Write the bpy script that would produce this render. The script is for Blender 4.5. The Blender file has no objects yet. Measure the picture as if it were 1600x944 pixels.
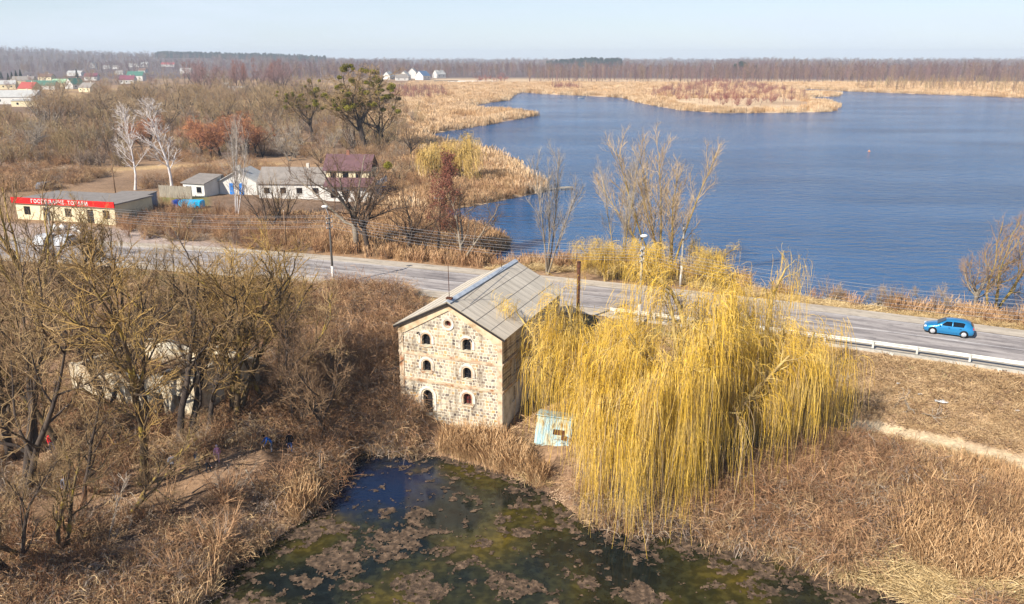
import bpy, bmesh, math, random
import numpy as np
from mathutils import Vector, Matrix

# ------------------------------------------------------------------ camera, sky, sun, exposure
sc = bpy.context.scene
COL = sc.collection
F, PY = 1270.0, 90.0
PIT = math.atan((472 - PY) / F); SP, CP = math.sin(PIT), math.cos(PIT)
CZ = 30.5
cam_d = bpy.data.cameras.new("camera"); cam = bpy.data.objects.new("camera", cam_d); COL.objects.link(cam)
cam_d.sensor_width = 36; cam_d.lens = F / 1600 * 36; cam_d.clip_start = 0.5; cam_d.clip_end = 30000
cam.location = (0, 0, CZ); cam.rotation_euler = (math.pi / 2 - PIT, 0, 0)
sc.camera = cam
SUN_EL = math.radians(37.5); SUN_AZ = math.radians(225)      # clockwise from +Y
w = bpy.data.worlds.new("World"); sc.world = w; w.use_nodes = True
nt = w.node_tree; bgn = nt.nodes["Background"]
sky = nt.nodes.new("ShaderNodeTexSky"); sky.sky_type = 'NISHITA'; sky.sun_disc = False
sky.sun_elevation = SUN_EL; sky.sun_rotation = SUN_AZ; sky.altitude = 100
sky.air_density = 1.0; sky.dust_density = 0.2; sky.ozone_density = 3.0
tint = nt.nodes.new("ShaderNodeMix"); tint.data_type = 'RGBA'; tint.blend_type = 'MULTIPLY'; tint.inputs[0].default_value = 1; tint.inputs[7].default_value = (.95, 1.0, 1.10, 1)
nt.links.new(sky.outputs[0], tint.inputs[6]); 
wc = nt.nodes.new("ShaderNodeTexCoord"); wm = nt.nodes.new("ShaderNodeMapping"); wm.inputs["Scale"].default_value = (1, 1, 7); nt.links.new(wc.outputs["Generated"], wm.inputs[0])
wn = nt.nodes.new("ShaderNodeTexNoise"); wn.inputs["Scale"].default_value = 2.2; wn.inputs["Detail"].default_value = 7; wn.inputs["Roughness"].default_value = .6; nt.links.new(wm.outputs[0], wn.inputs["Vector"])
wx = nt.nodes.new("ShaderNodeSeparateXYZ"); nt.links.new(wc.outputs["Generated"], wx.inputs[0])
wr = nt.nodes.new("ShaderNodeMapRange"); wr.inputs[1].default_value = 0.0; wr.inputs[2].default_value = .30; wr.inputs[3].default_value = .80; wr.inputs[4].default_value = .05; nt.links.new(wx.outputs[2], wr.inputs[0])
wq = nt.nodes.new("ShaderNodeMapRange"); wq.inputs[1].default_value = .42; wq.inputs[2].default_value = .72; wq.inputs[3].default_value = -.14; wq.inputs[4].default_value = .3; nt.links.new(wn.outputs["Fac"], wq.inputs[0])
wa = nt.nodes.new("ShaderNodeMath"); wa.operation = 'ADD'; wa.use_clamp = True; nt.links.new(wr.outputs[0], wa.inputs[0]); nt.links.new(wq.outputs[0], wa.inputs[1])
veil = nt.nodes.new("ShaderNodeMix"); veil.data_type = 'RGBA'; nt.links.new(wa.outputs[0], veil.inputs[0]); nt.links.new(tint.outputs[2], veil.inputs[6]); veil.inputs[7].default_value = (7.0, 7.9, 9.1, 1)
nt.links.new(veil.outputs[2], bgn.inputs[0]); bgn.inputs[1].default_value = 0.072
sun_d = bpy.data.lights.new("sun", 'SUN'); sun_d.energy = 5.0; sun_d.angle = math.radians(0.5); sun_d.color = (1, 0.94, 0.85)
sun = bpy.data.objects.new("sun", sun_d); COL.objects.link(sun)
tv = Vector((-math.sin(SUN_AZ) * math.cos(SUN_EL), -math.cos(SUN_AZ) * math.cos(SUN_EL), -math.sin(SUN_EL)))
sun.rotation_euler = tv.to_track_quat('-Z', 'Y').to_euler()
sc.view_settings.view_transform = 'Standard'; sc.view_settings.look = 'None'
sc.view_settings.exposure = 0.70; sc.view_settings.gamma = 1
sc.cycles.max_bounces = 5; sc.cycles.diffuse_bounces = 2; sc.cycles.glossy_bounces = 2
sc.cycles.transmission_bounces = 2; sc.cycles.transparent_max_bounces = 4; sc.cycles.volume_bounces = 0
HAZE_DENSITY = 0.00016

rng = np.random.default_rng(7); random.seed(7)

# ------------------------------------------------------------------ helpers
def at(px, py, z):
    x = (px - 800) / F; y = (py - 472) / F
    Z = (CZ - z) / (SP + y * CP)
    return (x * Z, Z * CP - y * Z * SP)

def tag(o, label=None, cat=None, group=None, kind=None):
    if label: o["label"] = label
    if cat: o["category"] = cat
    if group: o["group"] = group
    if kind: o["kind"] = kind
    return o

def empty(name, loc=(0, 0, 0), rz=0.0):
    o = bpy.data.objects.new(name, None); COL.objects.link(o)
    o.location = loc; o.rotation_euler = (0, 0, rz); o.empty_display_size = 0.3
    return o

def link(name, me, parent=None, mat=None):
    o = bpy.data.objects.new(name, me); COL.objects.link(o)
    if parent is not None: o.parent = parent
    if mat is not None and not me.materials: me.materials.append(mat)
    return o

def npmesh(name, V, Fq, mat=None, smooth=False, mats=None, midx=None):
    """V (n,3); Fq list of face arrays (each (m,k))"""
    me = bpy.data.meshes.new(name)
    V = np.asarray(V, dtype=np.float32)
    if not isinstance(Fq, list): Fq = [Fq]
    Fq = [np.asarray(f, dtype=np.int32) for f in Fq if len(f)]
    loops = np.concatenate([f.ravel() for f in Fq]); tot = np.concatenate([np.full(len(f), f.shape[1], dtype=np.int32) for f in Fq])
    start = np.concatenate([[0], np.cumsum(tot)[:-1]]).astype(np.int32)
    me.vertices.add(len(V)); me.vertices.foreach_set("co", V.ravel())
    me.loops.add(len(loops)); me.loops.foreach_set("vertex_index", loops)
    me.polygons.add(len(tot)); me.polygons.foreach_set("loop_start", start); me.polygons.foreach_set("loop_total", tot)
    if smooth: me.polygons.foreach_set("use_smooth", np.ones(len(tot), dtype=bool))
    if mat: me.materials.append(mat)
    if mats:
        for m in mats: me.materials.append(m)
    if midx is not None: me.polygons.foreach_set("material_index", np.asarray(midx, dtype=np.int32))
    me.update(calc_edges=True)
    return me

def copy_tree(o, parent=None):
    c = o.copy(); COL.objects.link(c); c.parent = parent
    for ch in list(o.children): copy_tree(ch, c)
    return c

# ---- materials
def lin(r, g, b):
    f = lambda c: (c / 255 / 12.92) if c / 255 <= 0.04045 else ((c / 255 + 0.055) / 1.055) ** 2.4
    return (f(r), f(g), f(b), 1)

def mat(name, cols, rough=0.85, nscale=3.0, detail=6, bump=0.0, bscale=None, metallic=0.0, coords='Object', rnd=0.0, stretch=(1, 1, 1), spec=0.3, pos=None):
    """cols: list of linear rgba. noise ramp between them; rnd: brightness variation per object"""
    m = bpy.data.materials.new(name); m.use_nodes = True; n = m.node_tree; N = n.nodes; L = n.links
    b = N["Principled BSDF"]; b.inputs["Roughness"].default_value = rough; b.inputs["Metallic"].default_value = metallic
    b.inputs["Specular IOR Level"].default_value = spec
    tc = N.new("ShaderNodeTexCoord"); mp = N.new("ShaderNodeMapping"); mp.inputs["Scale"].default_value = stretch
    L.new(tc.outputs[coords], mp.inputs[0])
    no = N.new("ShaderNodeTexNoise"); no.inputs["Scale"].default_value = nscale; no.inputs["Detail"].default_value = detail; no.inputs["Roughness"].default_value = 0.6
    L.new(mp.outputs[0], no.inputs["Vector"])
    cr = N.new("ShaderNodeValToRGB"); e = cr.color_ramp.elements
    k = len(cols)
    ps = pos or [0.32 + 0.36 * i / max(1, k - 1) for i in range(k)]
    e[0].position = ps[0]; e[0].color = cols[0]; e[1].position = ps[-1]; e[1].color = cols[-1]
    for i in range(1, k - 1):
        x = e.new(ps[i]); x.color = cols[i]
    L.new(no.outputs["Fac"], cr.inputs[0]); out = cr.outputs[0]
    if rnd:
        oi = N.new("ShaderNodeObjectInfo"); mr = N.new("ShaderNodeMapRange")
        mr.inputs[3].default_value = 1 - rnd; mr.inputs[4].default_value = 1 + rnd
        L.new(oi.outputs["Random"], mr.inputs[0])
        hs = N.new("ShaderNodeHueSaturation"); L.new(mr.outputs[0], hs.inputs["Value"]); L.new(out, hs.inputs["Color"])
        out = hs.outputs[0]
    L.new(out, b.inputs["Base Color"])
    if bump:
        n2 = N.new("ShaderNodeTexNoise"); n2.inputs["Scale"].default_value = bscale or nscale * 3; n2.inputs["Detail"].default_value = 5
        L.new(mp.outputs[0], n2.inputs["Vector"])
        bp = N.new("ShaderNodeBump"); bp.inputs["Strength"].default_value = bump; bp.inputs["Distance"].default_value = 0.05
        L.new(n2.outputs["Fac"], bp.inputs["Height"]); L.new(bp.outputs[0], b.inputs["Normal"])
    return m

def veg(name, c0, c1, c2=None, nscale=0.6, rnd=0.25, trans=0.0):
    """vegetation: colour picked per instance plus a little noise"""
    m = bpy.data.materials.new(name); m.use_nodes = True; n = m.node_tree; N = n.nodes; L = n.links
    b = N["Principled BSDF"]; b.inputs["Roughness"].default_value = 0.9; b.inputs["Specular IOR Level"].default_value = 0.15
    oi = N.new("ShaderNodeObjectInfo"); no = N.new("ShaderNodeTexNoise"); no.inputs["Scale"].default_value = nscale; no.inputs["Detail"].default_value = 4
    tc = N.new("ShaderNodeTexCoord"); L.new(tc.outputs["Object"], no.inputs["Vector"])
    mx = N.new("ShaderNodeMath"); mx.operation = 'MULTIPLY_ADD'; mx.inputs[1].default_value = 0.75
    L.new(oi.outputs["Random"], mx.inputs[0]); sb = N.new("ShaderNodeMath"); sb.operation = 'MULTIPLY_ADD'; sb.inputs[1].default_value = 1.6; sb.inputs[2].default_value = -0.67
    L.new(no.outputs["Fac"], sb.inputs[0]); L.new(sb.outputs[0], mx.inputs[2])
    cr = N.new("ShaderNodeValToRGB"); e = cr.color_ramp.elements
    e[0].position = 0.1; e[0].color = c0; e[1].position = 0.9; e[1].color = c1
    if c2: x = e.new(0.5); x.color = c2
    L.new(mx.outputs[0], cr.inputs[0])
    L.new(cr.outputs[0], b.inputs["Base Color"])
    return m

# ---- numpy geometry
def norm(v): return v / (np.linalg.norm(v, axis=-1, keepdims=True) + 1e-9)

def tubes(P, R, sides=5, rot=None):
    """P (N,K,3), R (N,K) -> verts, quads"""
    N_, K, _ = P.shape
    T = norm(np.gradient(P, axis=1))
    ref = np.where(np.abs(T[:, :1, 2:3]) > 0.8, np.array([1., 0, 0]), np.array([0, 0, 1.]))
    ref = np.broadcast_to(ref, T.shape)
    A = norm(np.cross(T, ref)); B = np.cross(T, A)
    a = np.arange(sides) / sides * 2 * np.pi
    V = P[:, :, None, :] + R[:, :, None, None] * (np.cos(a)[None, None, :, None] * A[:, :, None, :] + np.sin(a)[None, None, :, None] * B[:, :, None, :])
    idx = np.arange(N_ * K * sides).reshape(N_, K, sides)
    i0 = idx[:, :-1]; i1 = idx[:, 1:]
    Fq = np.stack([i0, np.roll(i0, -1, 2), np.roll(i1, -1, 2), i1], -1).reshape(-1, 4)
    return V.reshape(-1, 3), Fq

def ribbons(P, R, g):
    N_, K, _ = P.shape
    T = norm(np.gradient(P, axis=1))
    r = norm(g.normal(size=(N_, 1, 3)))
    A = norm(np.cross(T, np.broadcast_to(r, T.shape)))
    V = np.stack([P - A * R[..., None], P + A * R[..., None]], 2)
    idx = np.arange(N_ * K * 2).reshape(N_, K, 2)
    Fq = np.stack([idx[:, :-1, 0], idx[:, :-1, 1], idx[:, 1:, 1], idx[:, 1:, 0]], -1).reshape(-1, 4)
    return V.reshape(-1, 3), Fq

def join(parts):
    Vs, Fs, o = [], [], 0
    for V, Fq in parts:
        Vs.append(V); Fs.append(Fq + o); o += len(V)
    return np.concatenate(Vs), np.concatenate(Fs)

def grow(g, P, R, n, t0, t1, ang, asd, L, up=0.1, wig=0.12, rs=0.6, K=6, tip=0.25, rmin=0.012, lenfall=0.5, rtop=None):
    N_, Kp, _ = P.shape
    t = (np.arange(n)[None, :] + g.random((N_, n))) / n * (t1 - t0) + t0
    f = t * (Kp - 1); i = np.clip(f.astype(int), 0, Kp - 2); fr = (f - i)
    rows = np.arange(N_)[:, None]
    a = P[rows, i]; b = P[rows, i + 1]; pos = a + (b - a) * fr[..., None]; T = norm(b - a)
    rad = R[rows, i] * (1 - fr) + R[rows, i + 1] * fr
    az = np.arange(n)[None, :] * 2.4 + g.random((N_, 1)) * 6.28 + g.normal(size=(N_, n)) * 0.5
    ref = np.where(np.abs(T[..., 2:3]) > 0.9, np.array([1., 0, 0]), np.array([0, 0, 1.]))
    A = norm(np.cross(T, ref)); B = np.cross(T, A)
    al = ang + asd * g.normal(size=(N_, n))
    D = np.cos(al)[..., None] * T + np.sin(al)[..., None] * (np.cos(az)[..., None] * A + np.sin(az)[..., None] * B)
    Ls = L * (1 - lenfall * t) * g.uniform(0.7, 1.25, (N_, n))
    pos = pos.reshape(-1, 3); D = D.reshape(-1, 3); Ls = Ls.reshape(-1); rad = rad.reshape(-1)
    out = np.empty((len(pos), K, 3)); out[:, 0] = pos; d = norm(D)
    for k in range(1, K):
        d = norm(d + np.array([0, 0, up]) + wig * g.normal(size=d.shape))
        pos = pos + d * (Ls / (K - 1))[:, None]; out[:, k] = pos
    r0 = np.maximum(rad * rs, rmin)
    Rr = np.maximum(r0[:, None] * np.linspace(1, tip, K)[None, :], rmin * 0.8)
    return out, Rr

def trunk_curve(g, H, r, K=9, lean=0.06, wig=0.04, base=(0, 0), tip=0.25):
    P = np.zeros((1, K, 3)); P[0, 0] = (base[0], base[1], -0.4); d = np.array([g.normal() * lean, g.normal() * lean, 1.0]); pos = P[0, 0].copy()
    for k in range(1, K):
        d = d + wig * g.normal(size=3) * np.array([1, 1, 0]); d[2] = max(d[2], .8)
        pos = pos + d / np.linalg.norm(d) * (H + .4) / (K - 1); P[0, k] = pos
    s = np.linspace(0, 1, K)
    Rr = (r * (1 - (1 - tip) * s ** 0.8))[None]; Rr[0, 0] *= 1.5
    return P, Rr

# ---- 2D signed distance to polygon / polyline (negative inside)
def seg_d(px, py, A, B):
    d = np.full(px.shape, 1e18)
    for (ax, ay), (bx, by) in zip(A, B):
        vx, vy = bx - ax, by - ay; l2 = vx * vx + vy * vy + 1e-12
        t = np.clip(((px - ax) * vx + (py - ay) * vy) / l2, 0, 1)
        d = np.minimum(d, (px - ax - t * vx) ** 2 + (py - ay - t * vy) ** 2)
    return np.sqrt(d)

def inside(px, py, poly):
    c = np.zeros(px.shape, bool); n = len(poly)
    for i in range(n):
        ax, ay = poly[i]; bx, by = poly[(i + 1) % n]
        if ay == by: continue
        m = ((ay > py) != (by > py)) & (px < (bx - ax) * (py - ay) / (by - ay) + ax)
        c ^= m
    return c

def sdpoly(px, py, poly):
    px = np.asarray(px, float); py = np.asarray(py, float)
    d = seg_d(px, py, poly, poly[1:] + poly[:1])
    return np.where(inside(px, py, poly), -d, d)

def sstep(a, b, x):
    t = np.clip((x - a) / (b - a), 0, 1); return t * t * (3 - 2 * t)

def wob(x, y, s=1.0):
    return (np.sin(x * .31 * s + 1.3) * np.cos(y * .27 * s + .5) + .6 * np.sin(x * .73 * s + y * .41 * s) + .4 * np.sin(y * 1.1 * s - x * .9 * s + 2)) / 2

# ------------------------------------------------------------------ plan of the place
W_Z, R_Z = 3.5, 5.5          # lake level, road level; pond level 0
lake_px = [(1600, 499), (1560, 503), (1500, 492), (1430, 489), (1350, 479), (1257, 463), (1180, 447), (1080, 428), (1000, 416), (900, 410), (860, 408), (800, 411), (760, 409), (735, 402),
           (770, 396), (797, 388), (795, 376), (778, 367), (745, 358), (700, 352), (680, 340), (690, 330), (742, 322), (785, 313), (850, 300), (853, 290), (832, 284), (800, 262), (765, 243), (735, 236), (700, 229), (668, 219), (663, 211),
           (700, 205), (760, 195), (815, 185), (836, 181), (800, 176), (745, 173), (731, 167), (760, 161), (792, 157), (800, 150), (812, 144), (850, 147), (940, 151), (975, 153), (1000, 161), (1060, 172), (1130, 177), (1230, 176),
           (1298, 175), (1309, 167), (1290, 161), (1262, 157), (1262, 152), (1305, 151), (1312, 148), (1262, 146), (1240, 143), (1262, 139), (1330, 143), (1440, 147), (1600, 153), (1900, 166)]
LAKE = [at(a, b, W_Z) for a, b in lake_px] + [(900, 420), (900, 100), (420, -160), (180, -60), (110, 40), (72, 62)]
pond_px = [(300, 960), (345, 905), (385, 868), (440, 835), (500, 795), (528, 760), (522, 728), (560, 703), (620, 712), (690, 712), (740, 724), (800, 745), (860, 772), (900, 803), (960, 832), (1010, 838), (1062, 822), (1120, 852),
           (1200, 868), (1280, 890), (1312, 912), (1400, 928), (1440, 965), (1380, 1100), (1200, 1400), (400, 1400), (280, 1100)]
POND = [at(a, b, 0.0) for a, b in pond_px]
# road centre line
rc = np.array([(-170, 112), (-110, 112), (-80, 110.3), (-50, 105), (-26, 98.3), (-5, 90.6), (14, 83.2), (31, 75.6), (45, 68.6), (70, 54.5), (100, 35), (130, 12), (160, -15)], float)
tt = np.arange(len(rc)); ts = np.linspace(0, len(rc) - 1, 400)
def crom(p, t):
    i = np.clip(t.astype(int), 0, len(p) - 2); f = (t - i)[:, None]
    p0 = p[np.maximum(i - 1, 0)]; p1 = p[i]; p2 = p[i + 1]; p3 = p[np.minimum(i + 2, len(p) - 1)]
    return 0.5 * (2 * p1 + (p2 - p0) * f + (2 * p0 - 5 * p1 + 4 * p2 - p3) * f ** 2 + (3 * p1 - p0 - 3 * p2 + p3) * f ** 3)
RC = crom(rc, ts)
RT = norm(np.gradient(RC, axis=0)); RN = np.stack([-RT[:, 1], RT[:, 0]], 1)     # RN points north (away)
def road_t(x, y):
    """signed distance to the centre line, + to the north"""
    x = np.asarray(x, float); y = np.asarray(y, float)
    out = np.full(x.shape, 1e3); near = (np.abs(x) < 230) & (y > -60) & (y < 190)
    xs, ys = x[near], y[near]
    if xs.size:
        R = RC[::4]; Rn = RN[::4]; best = np.full(xs.shape, 1e18); sg = np.zeros(xs.shape)
        for k in range(len(R) - 1):
            ax, ay = R[k]; vx, vy = R[k + 1] - R[k]; t = np.clip(((xs - ax) * vx + (ys - ay) * vy) / (vx * vx + vy * vy), 0, 1)
            dx = xs - ax - t * vx; dy = ys - ay - t * vy; d = dx * dx + dy * dy; m = d < best
            best = np.where(m, d, best); sg = np.where(m, np.sign(dx * -vy + dy * vx), sg)
        out[near] = np.sqrt(best) * sg
    far = ~near
    out[far] = np.where(y[far] > 60, 1e3, -1e3)
    return out

def height(x, y):
    x = np.atleast_1d(np.asarray(x, float)); y = np.atleast_1d(np.asarray(y, float))
    sL = sdpoly(x, y, LAKE); t = road_t(x, y)
    sP = np.full(x.shape, 200.0); nr = (np.abs(x) < 150) & (y < 120)
    if nr.any(): sP[nr] = sdpoly(x[nr], y[nr], POND)
    sl = np.clip(sL, 0, None); left = sstep(-0.05, -0.25, x / np.maximum(y, 1))
    hn = W_Z + 0.75 * (1 - np.exp(-sl / 3)) + left * 1.2 * (1 - np.exp(-np.maximum(sl - 10, 0) / 60)) + 0.12 * wob(x * .3, y * .3)
    hn = np.where(sL < 0, W_Z + np.maximum(sL * .3, -1.5), hn)
    r = np.hypot(x, y); hn = hn + 5 * sstep(1500, 6000, r) + sstep(1200, 1800, r) * (3.5 * np.sin(x * .0061 + y * .0023) + 2.5 * np.sin(x * .0143 - y * .004 + 1) + 1.6 * np.sin(x * .031 + 2))
    # wooded ridge on the far left
    ang = (800 + F * x / np.maximum(y * CP, 1) * CP)
    hn = hn + sstep(1500, 3000, y) * np.interp(x / np.maximum(y, 1), [-1.2, -.9, -.63, -.55, -.4, -.32, -.2, -.15, .5, .63], [50, 48, 42, 38, 24, 14, 4, 0, 0, 3])
    sp = np.clip(sP, 0, None)
    hs = 0.02 + 2.1 * (1 - np.exp(-sp / 5)) + 0.18 * wob(x, y) * sstep(0, 3, sp)
    slope = 0.10 + 0.17 * sstep(-18, 2, x)
    ts_ = np.maximum(-t - 6.9, 0)
    hs = np.maximum(hs, np.minimum(5.42 - slope * ts_, .05 + .45 * sp))
    hs = np.where(sP < 0, np.maximum(sP * .25, -1), hs)
    hs = np.minimum(hs, 5.42)
    hn2 = np.maximum(hn, 5.42 - .42 * np.maximum(t - 6.7, 0))
    h = np.where(t > 0, hn2, hs)
    h = np.where(np.abs(t) < 6.7, 5.42, h)
    return h

def hz(x, y): return float(height([x], [y])[0])
def ground_at(px, py):
    z = 3.0
    for _ in range(14):
        x, y = at(px, py, z); z = 0.5 * z + 0.5 * hz(x, y)
    x, y = at(px, py, z)
    return x, y, hz(x, y)
def top_h(x, y, z, ty):
    """height of a thing standing at x,y,z whose top shows at photo row ty"""
    v = (ty - 472) / F; Yd = lambda h: -(z + h - CZ) * CP - y * SP; Zc = lambda h: y * CP - (z + h - CZ) * SP
    lo, hi = 0, 60
    for _ in range(40):
        m = (lo + hi) / 2
        if Yd(m) / Zc(m) > v: lo = m
        else: hi = m
    return lo

# ------------------------------------------------------------------ ground sheet
def poly_at(pts, z=4.5): return [at(a, b, z) for a, b in pts]
def build_ground():
    r = np.concatenate([[0.5, 8], 14 * 1.0125 ** np.arange(0, 560)]); r = r[r < 8000]
    a1 = np.radians(np.linspace(-46, 46, 560)); a2 = np.radians(np.linspace(46, 314, 70))[1:-1]
    a = np.concatenate([a1, a2])
    Rr, A = np.meshgrid(r, a, indexing='ij'); X = Rr * np.sin(A); Y = Rr * np.cos(A)
    Z = height(X.ravel(), Y.ravel()).reshape(X.shape)
    V = np.stack([X, Y, Z], -1).reshape(-1, 3); n, m = X.shape
    I = np.arange(n * m).reshape(n, m); J = np.roll(I, -1, 1)
    Fq = np.stack([I[:-1], I[1:], J[1:], J[:-1]], -1).reshape(-1, 4)
    # land cover (albedo)
    x = V[:, 0]; y = V[:, 1]; rr = np.hypot(x, y)
    C = np.empty((len(V), 3))
    def setc(mask, c, k=1.0):
        c = np.array(lin(*c)[:3]); mk = np.clip(mask * k, 0, 1)[:, None]; C[:] = C * (1 - mk) + c * mk
    C[:] = lin(150, 120, 92)[:3]
    t = road_t(x, y)
    ratio = x / np.maximum(y, 1)
    setc(sstep(0, 1, (t > 0).astype(float)), (158, 128, 98))
    marsh = (t > 0) * sstep(-.13, -.07, ratio) * sstep(110, 150, y)
    setc(marsh, (212, 182, 144))
    nz = wob(x * .02, y * .05) + .5 * wob(x * .06, y * .12)
    setc(marsh * sstep(.25, .6, nz), (168, 136, 108), .7)
    left = (t > 0) * sstep(-.1, -.14, ratio) * sstep(110, 130, y)
    setc(left * sstep(.1, .5, nz), (186, 154, 110), .8)
    setc(left * sstep(.1, .5, -nz), (116, 96, 82), .7)
    setc(sstep(1000, 1200, rr), (104, 88, 84))
    fieldm = sstep(620, 700, rr) * sstep(1300, 1200, rr) * sstep(-.12, -.08, ratio)
    setc(fieldm * sstep(.35, .3, ratio) * sstep(930, 880, rr), (205, 175, 138))
    # south side
    south = (t <= 0).astype(float)
    setc(south, (154, 124, 96))
    n2 = wob(x * 1.3, y * 1.7) + .6 * wob(x * 3.1, y * 2.7)
    setc(south * sstep(.0, .6, n2), (92, 74, 60), .8)
    rs = south * sstep(14, 20, x) * sstep(-26, -20, t)
    setc(rs, (196, 166, 130)); setc(rs * sstep(.1, .5, n2), (168, 136, 110), .8)
    setc(rs * sstep(.2, .6, wob(x * .8 + 5, y * .9)), (186, 158, 116), .8)
    vrg = south * sstep(-10.5, -8, t) * sstep(-6.5, -7.2, t) + (t > 6) * sstep(9, 7.5, t) * 1.0 * (rr < 200)
    setc(vrg * sstep(-.5, .2, wob(x * 2, y * 2)), (126, 122, 78), .8)
    g2 = sdpoly(x, y, poly_at([(1380, 690), (1500, 715), (1600, 745), (1600, 770), (1460, 735), (1370, 705)], 2.2))
    setc(sstep(1.5, -1, g2), (138, 136, 84), .75)
    g3 = sdpoly(x, y, poly_at([(380, 430), (500, 448), (640, 462), (620, 475), (480, 468), (400, 470), (250, 470), (250, 440)], 5)); setc(sstep(1.5, -1, g3), (128, 120, 78), .7)
    g4 = sdpoly(x, y, poly_at([(250, 305), (325, 305), (325, 330), (250, 322)], 5)); setc(sstep(1, -1, g4), (128, 126, 76), .9)
    # dirt apron in front of the shop and the track
    g5 = sdpoly(x, y, poly_at([(0, 345), (170, 350), (330, 372), (420, 392), (380, 400), (200, 395), (0, 400)], 5.3)); setc(sstep(1.5, -1.5, g5), (168, 150, 138))
    for pl, c, k, wd in [([(0, 262), (120, 246), (330, 240), (480, 238)], (138, 118, 112), .85, 2.6), ([(0, 232), (150, 222), (350, 215), (480, 222)], (200, 170, 120), .8, 4),
                         ([(60, 275), (240, 262), (420, 256)], (196, 164, 118), .8, 5), ([(590, 318), (640, 310), (700, 300)], (186, 172, 116), .7, 2), ([(380, 375), (440, 352), (500, 350)], (176, 158, 130), .8, 2)]:
        p = poly_at(pl, 5); setc(sstep(wd, wd * .4, seg_d(x, y, p[:-1], p[1:])), c, k)
    p = [ground_at(a, b)[:2] for a, b in [(1340, 662), (1400, 672), (1480, 690), (1540, 704), (1600, 722), (1680, 745)]]
    setc(sstep(.75, .3, seg_d(x, y, p[:-1], p[1:])) * (y < 75), (204, 184, 150), .9)
    me = npmesh("ground", V, Fq, smooth=True)
    at_ = me.color_attributes.new("cover", 'FLOAT_COLOR', 'POINT')
    at_.data.foreach_set("color", np.concatenate([C, np.ones((len(C), 1))], 1).astype(np.float32).ravel())
    m = bpy.data.materials.new("ground_soil"); m.use_nodes = True; N = m.node_tree.nodes; L = m.node_tree.links; b = N["Principled BSDF"]
    b.inputs["Roughness"].default_value = .95; b.inputs["Specular IOR Level"].default_value = .1
    ca = N.new("ShaderNodeVertexColor"); ca.layer_name = "cover"; tc = N.new("ShaderNodeTexCoord")
    def noise(s, d=6):
        q = N.new("ShaderNodeTexNoise"); q.inputs["Scale"].default_value = s; q.inputs["Detail"].default_value = d; q.inputs["Roughness"].default_value = .7; L.new(tc.outputs["Object"], q.inputs["Vector"]); return q
    a_, c_ = noise(2.2, 8), noise(.12, 6)
    def rng_(q, lo, hi):
        mr = N.new("ShaderNodeMapRange"); mr.inputs[1].default_value = .3; mr.inputs[2].default_value = .7; mr.inputs[3].default_value = lo; mr.inputs[4].default_value = hi; L.new(q.outputs["Fac"], mr.inputs[0]); return mr
    ml = N.new("ShaderNodeMath"); ml.operation = 'MULTIPLY'; L.new(rng_(a_, .5, 1.35).outputs[0], ml.inputs[0]); L.new(rng_(c_, .78, 1.2).outputs[0], ml.inputs[1])
    hs = N.new("ShaderNodeHueSaturation"); L.new(ca.outputs[0], hs.inputs["Color"]); L.new(ml.outputs[0], hs.inputs["Value"])
    L.new(hs.outputs[0], b.inputs["Base Color"])
    bp = N.new("ShaderNodeBump"); bp.inputs["Strength"].default_value = .6; bp.inputs["Distance"].default_value = .15; L.new(a_.outputs["Fac"], bp.inputs["Height"]); L.new(bp.outputs[0], b.inputs["Normal"])
    me.materials.append(m)
    tag(link("ground", me), kind="structure")
build_ground()

# ------------------------------------------------------------------ water
def fill_poly(name, pts, z, m):
    bm = bmesh.new(); vs = [bm.verts.new((a, b, z)) for a, b in pts]; bm.faces.new(vs); bmesh.ops.triangulate(bm, faces=bm.faces)
    me = bpy.data.meshes.new(name); bm.normal_update(); bm.faces.ensure_lookup_table()
    if bm.faces[0].normal.z < 0: bmesh.ops.reverse_faces(bm, faces=bm.faces)
    bm.to_mesh(me); bm.free(); me.materials.append(m); return tag(link(name, me), kind="structure")

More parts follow.
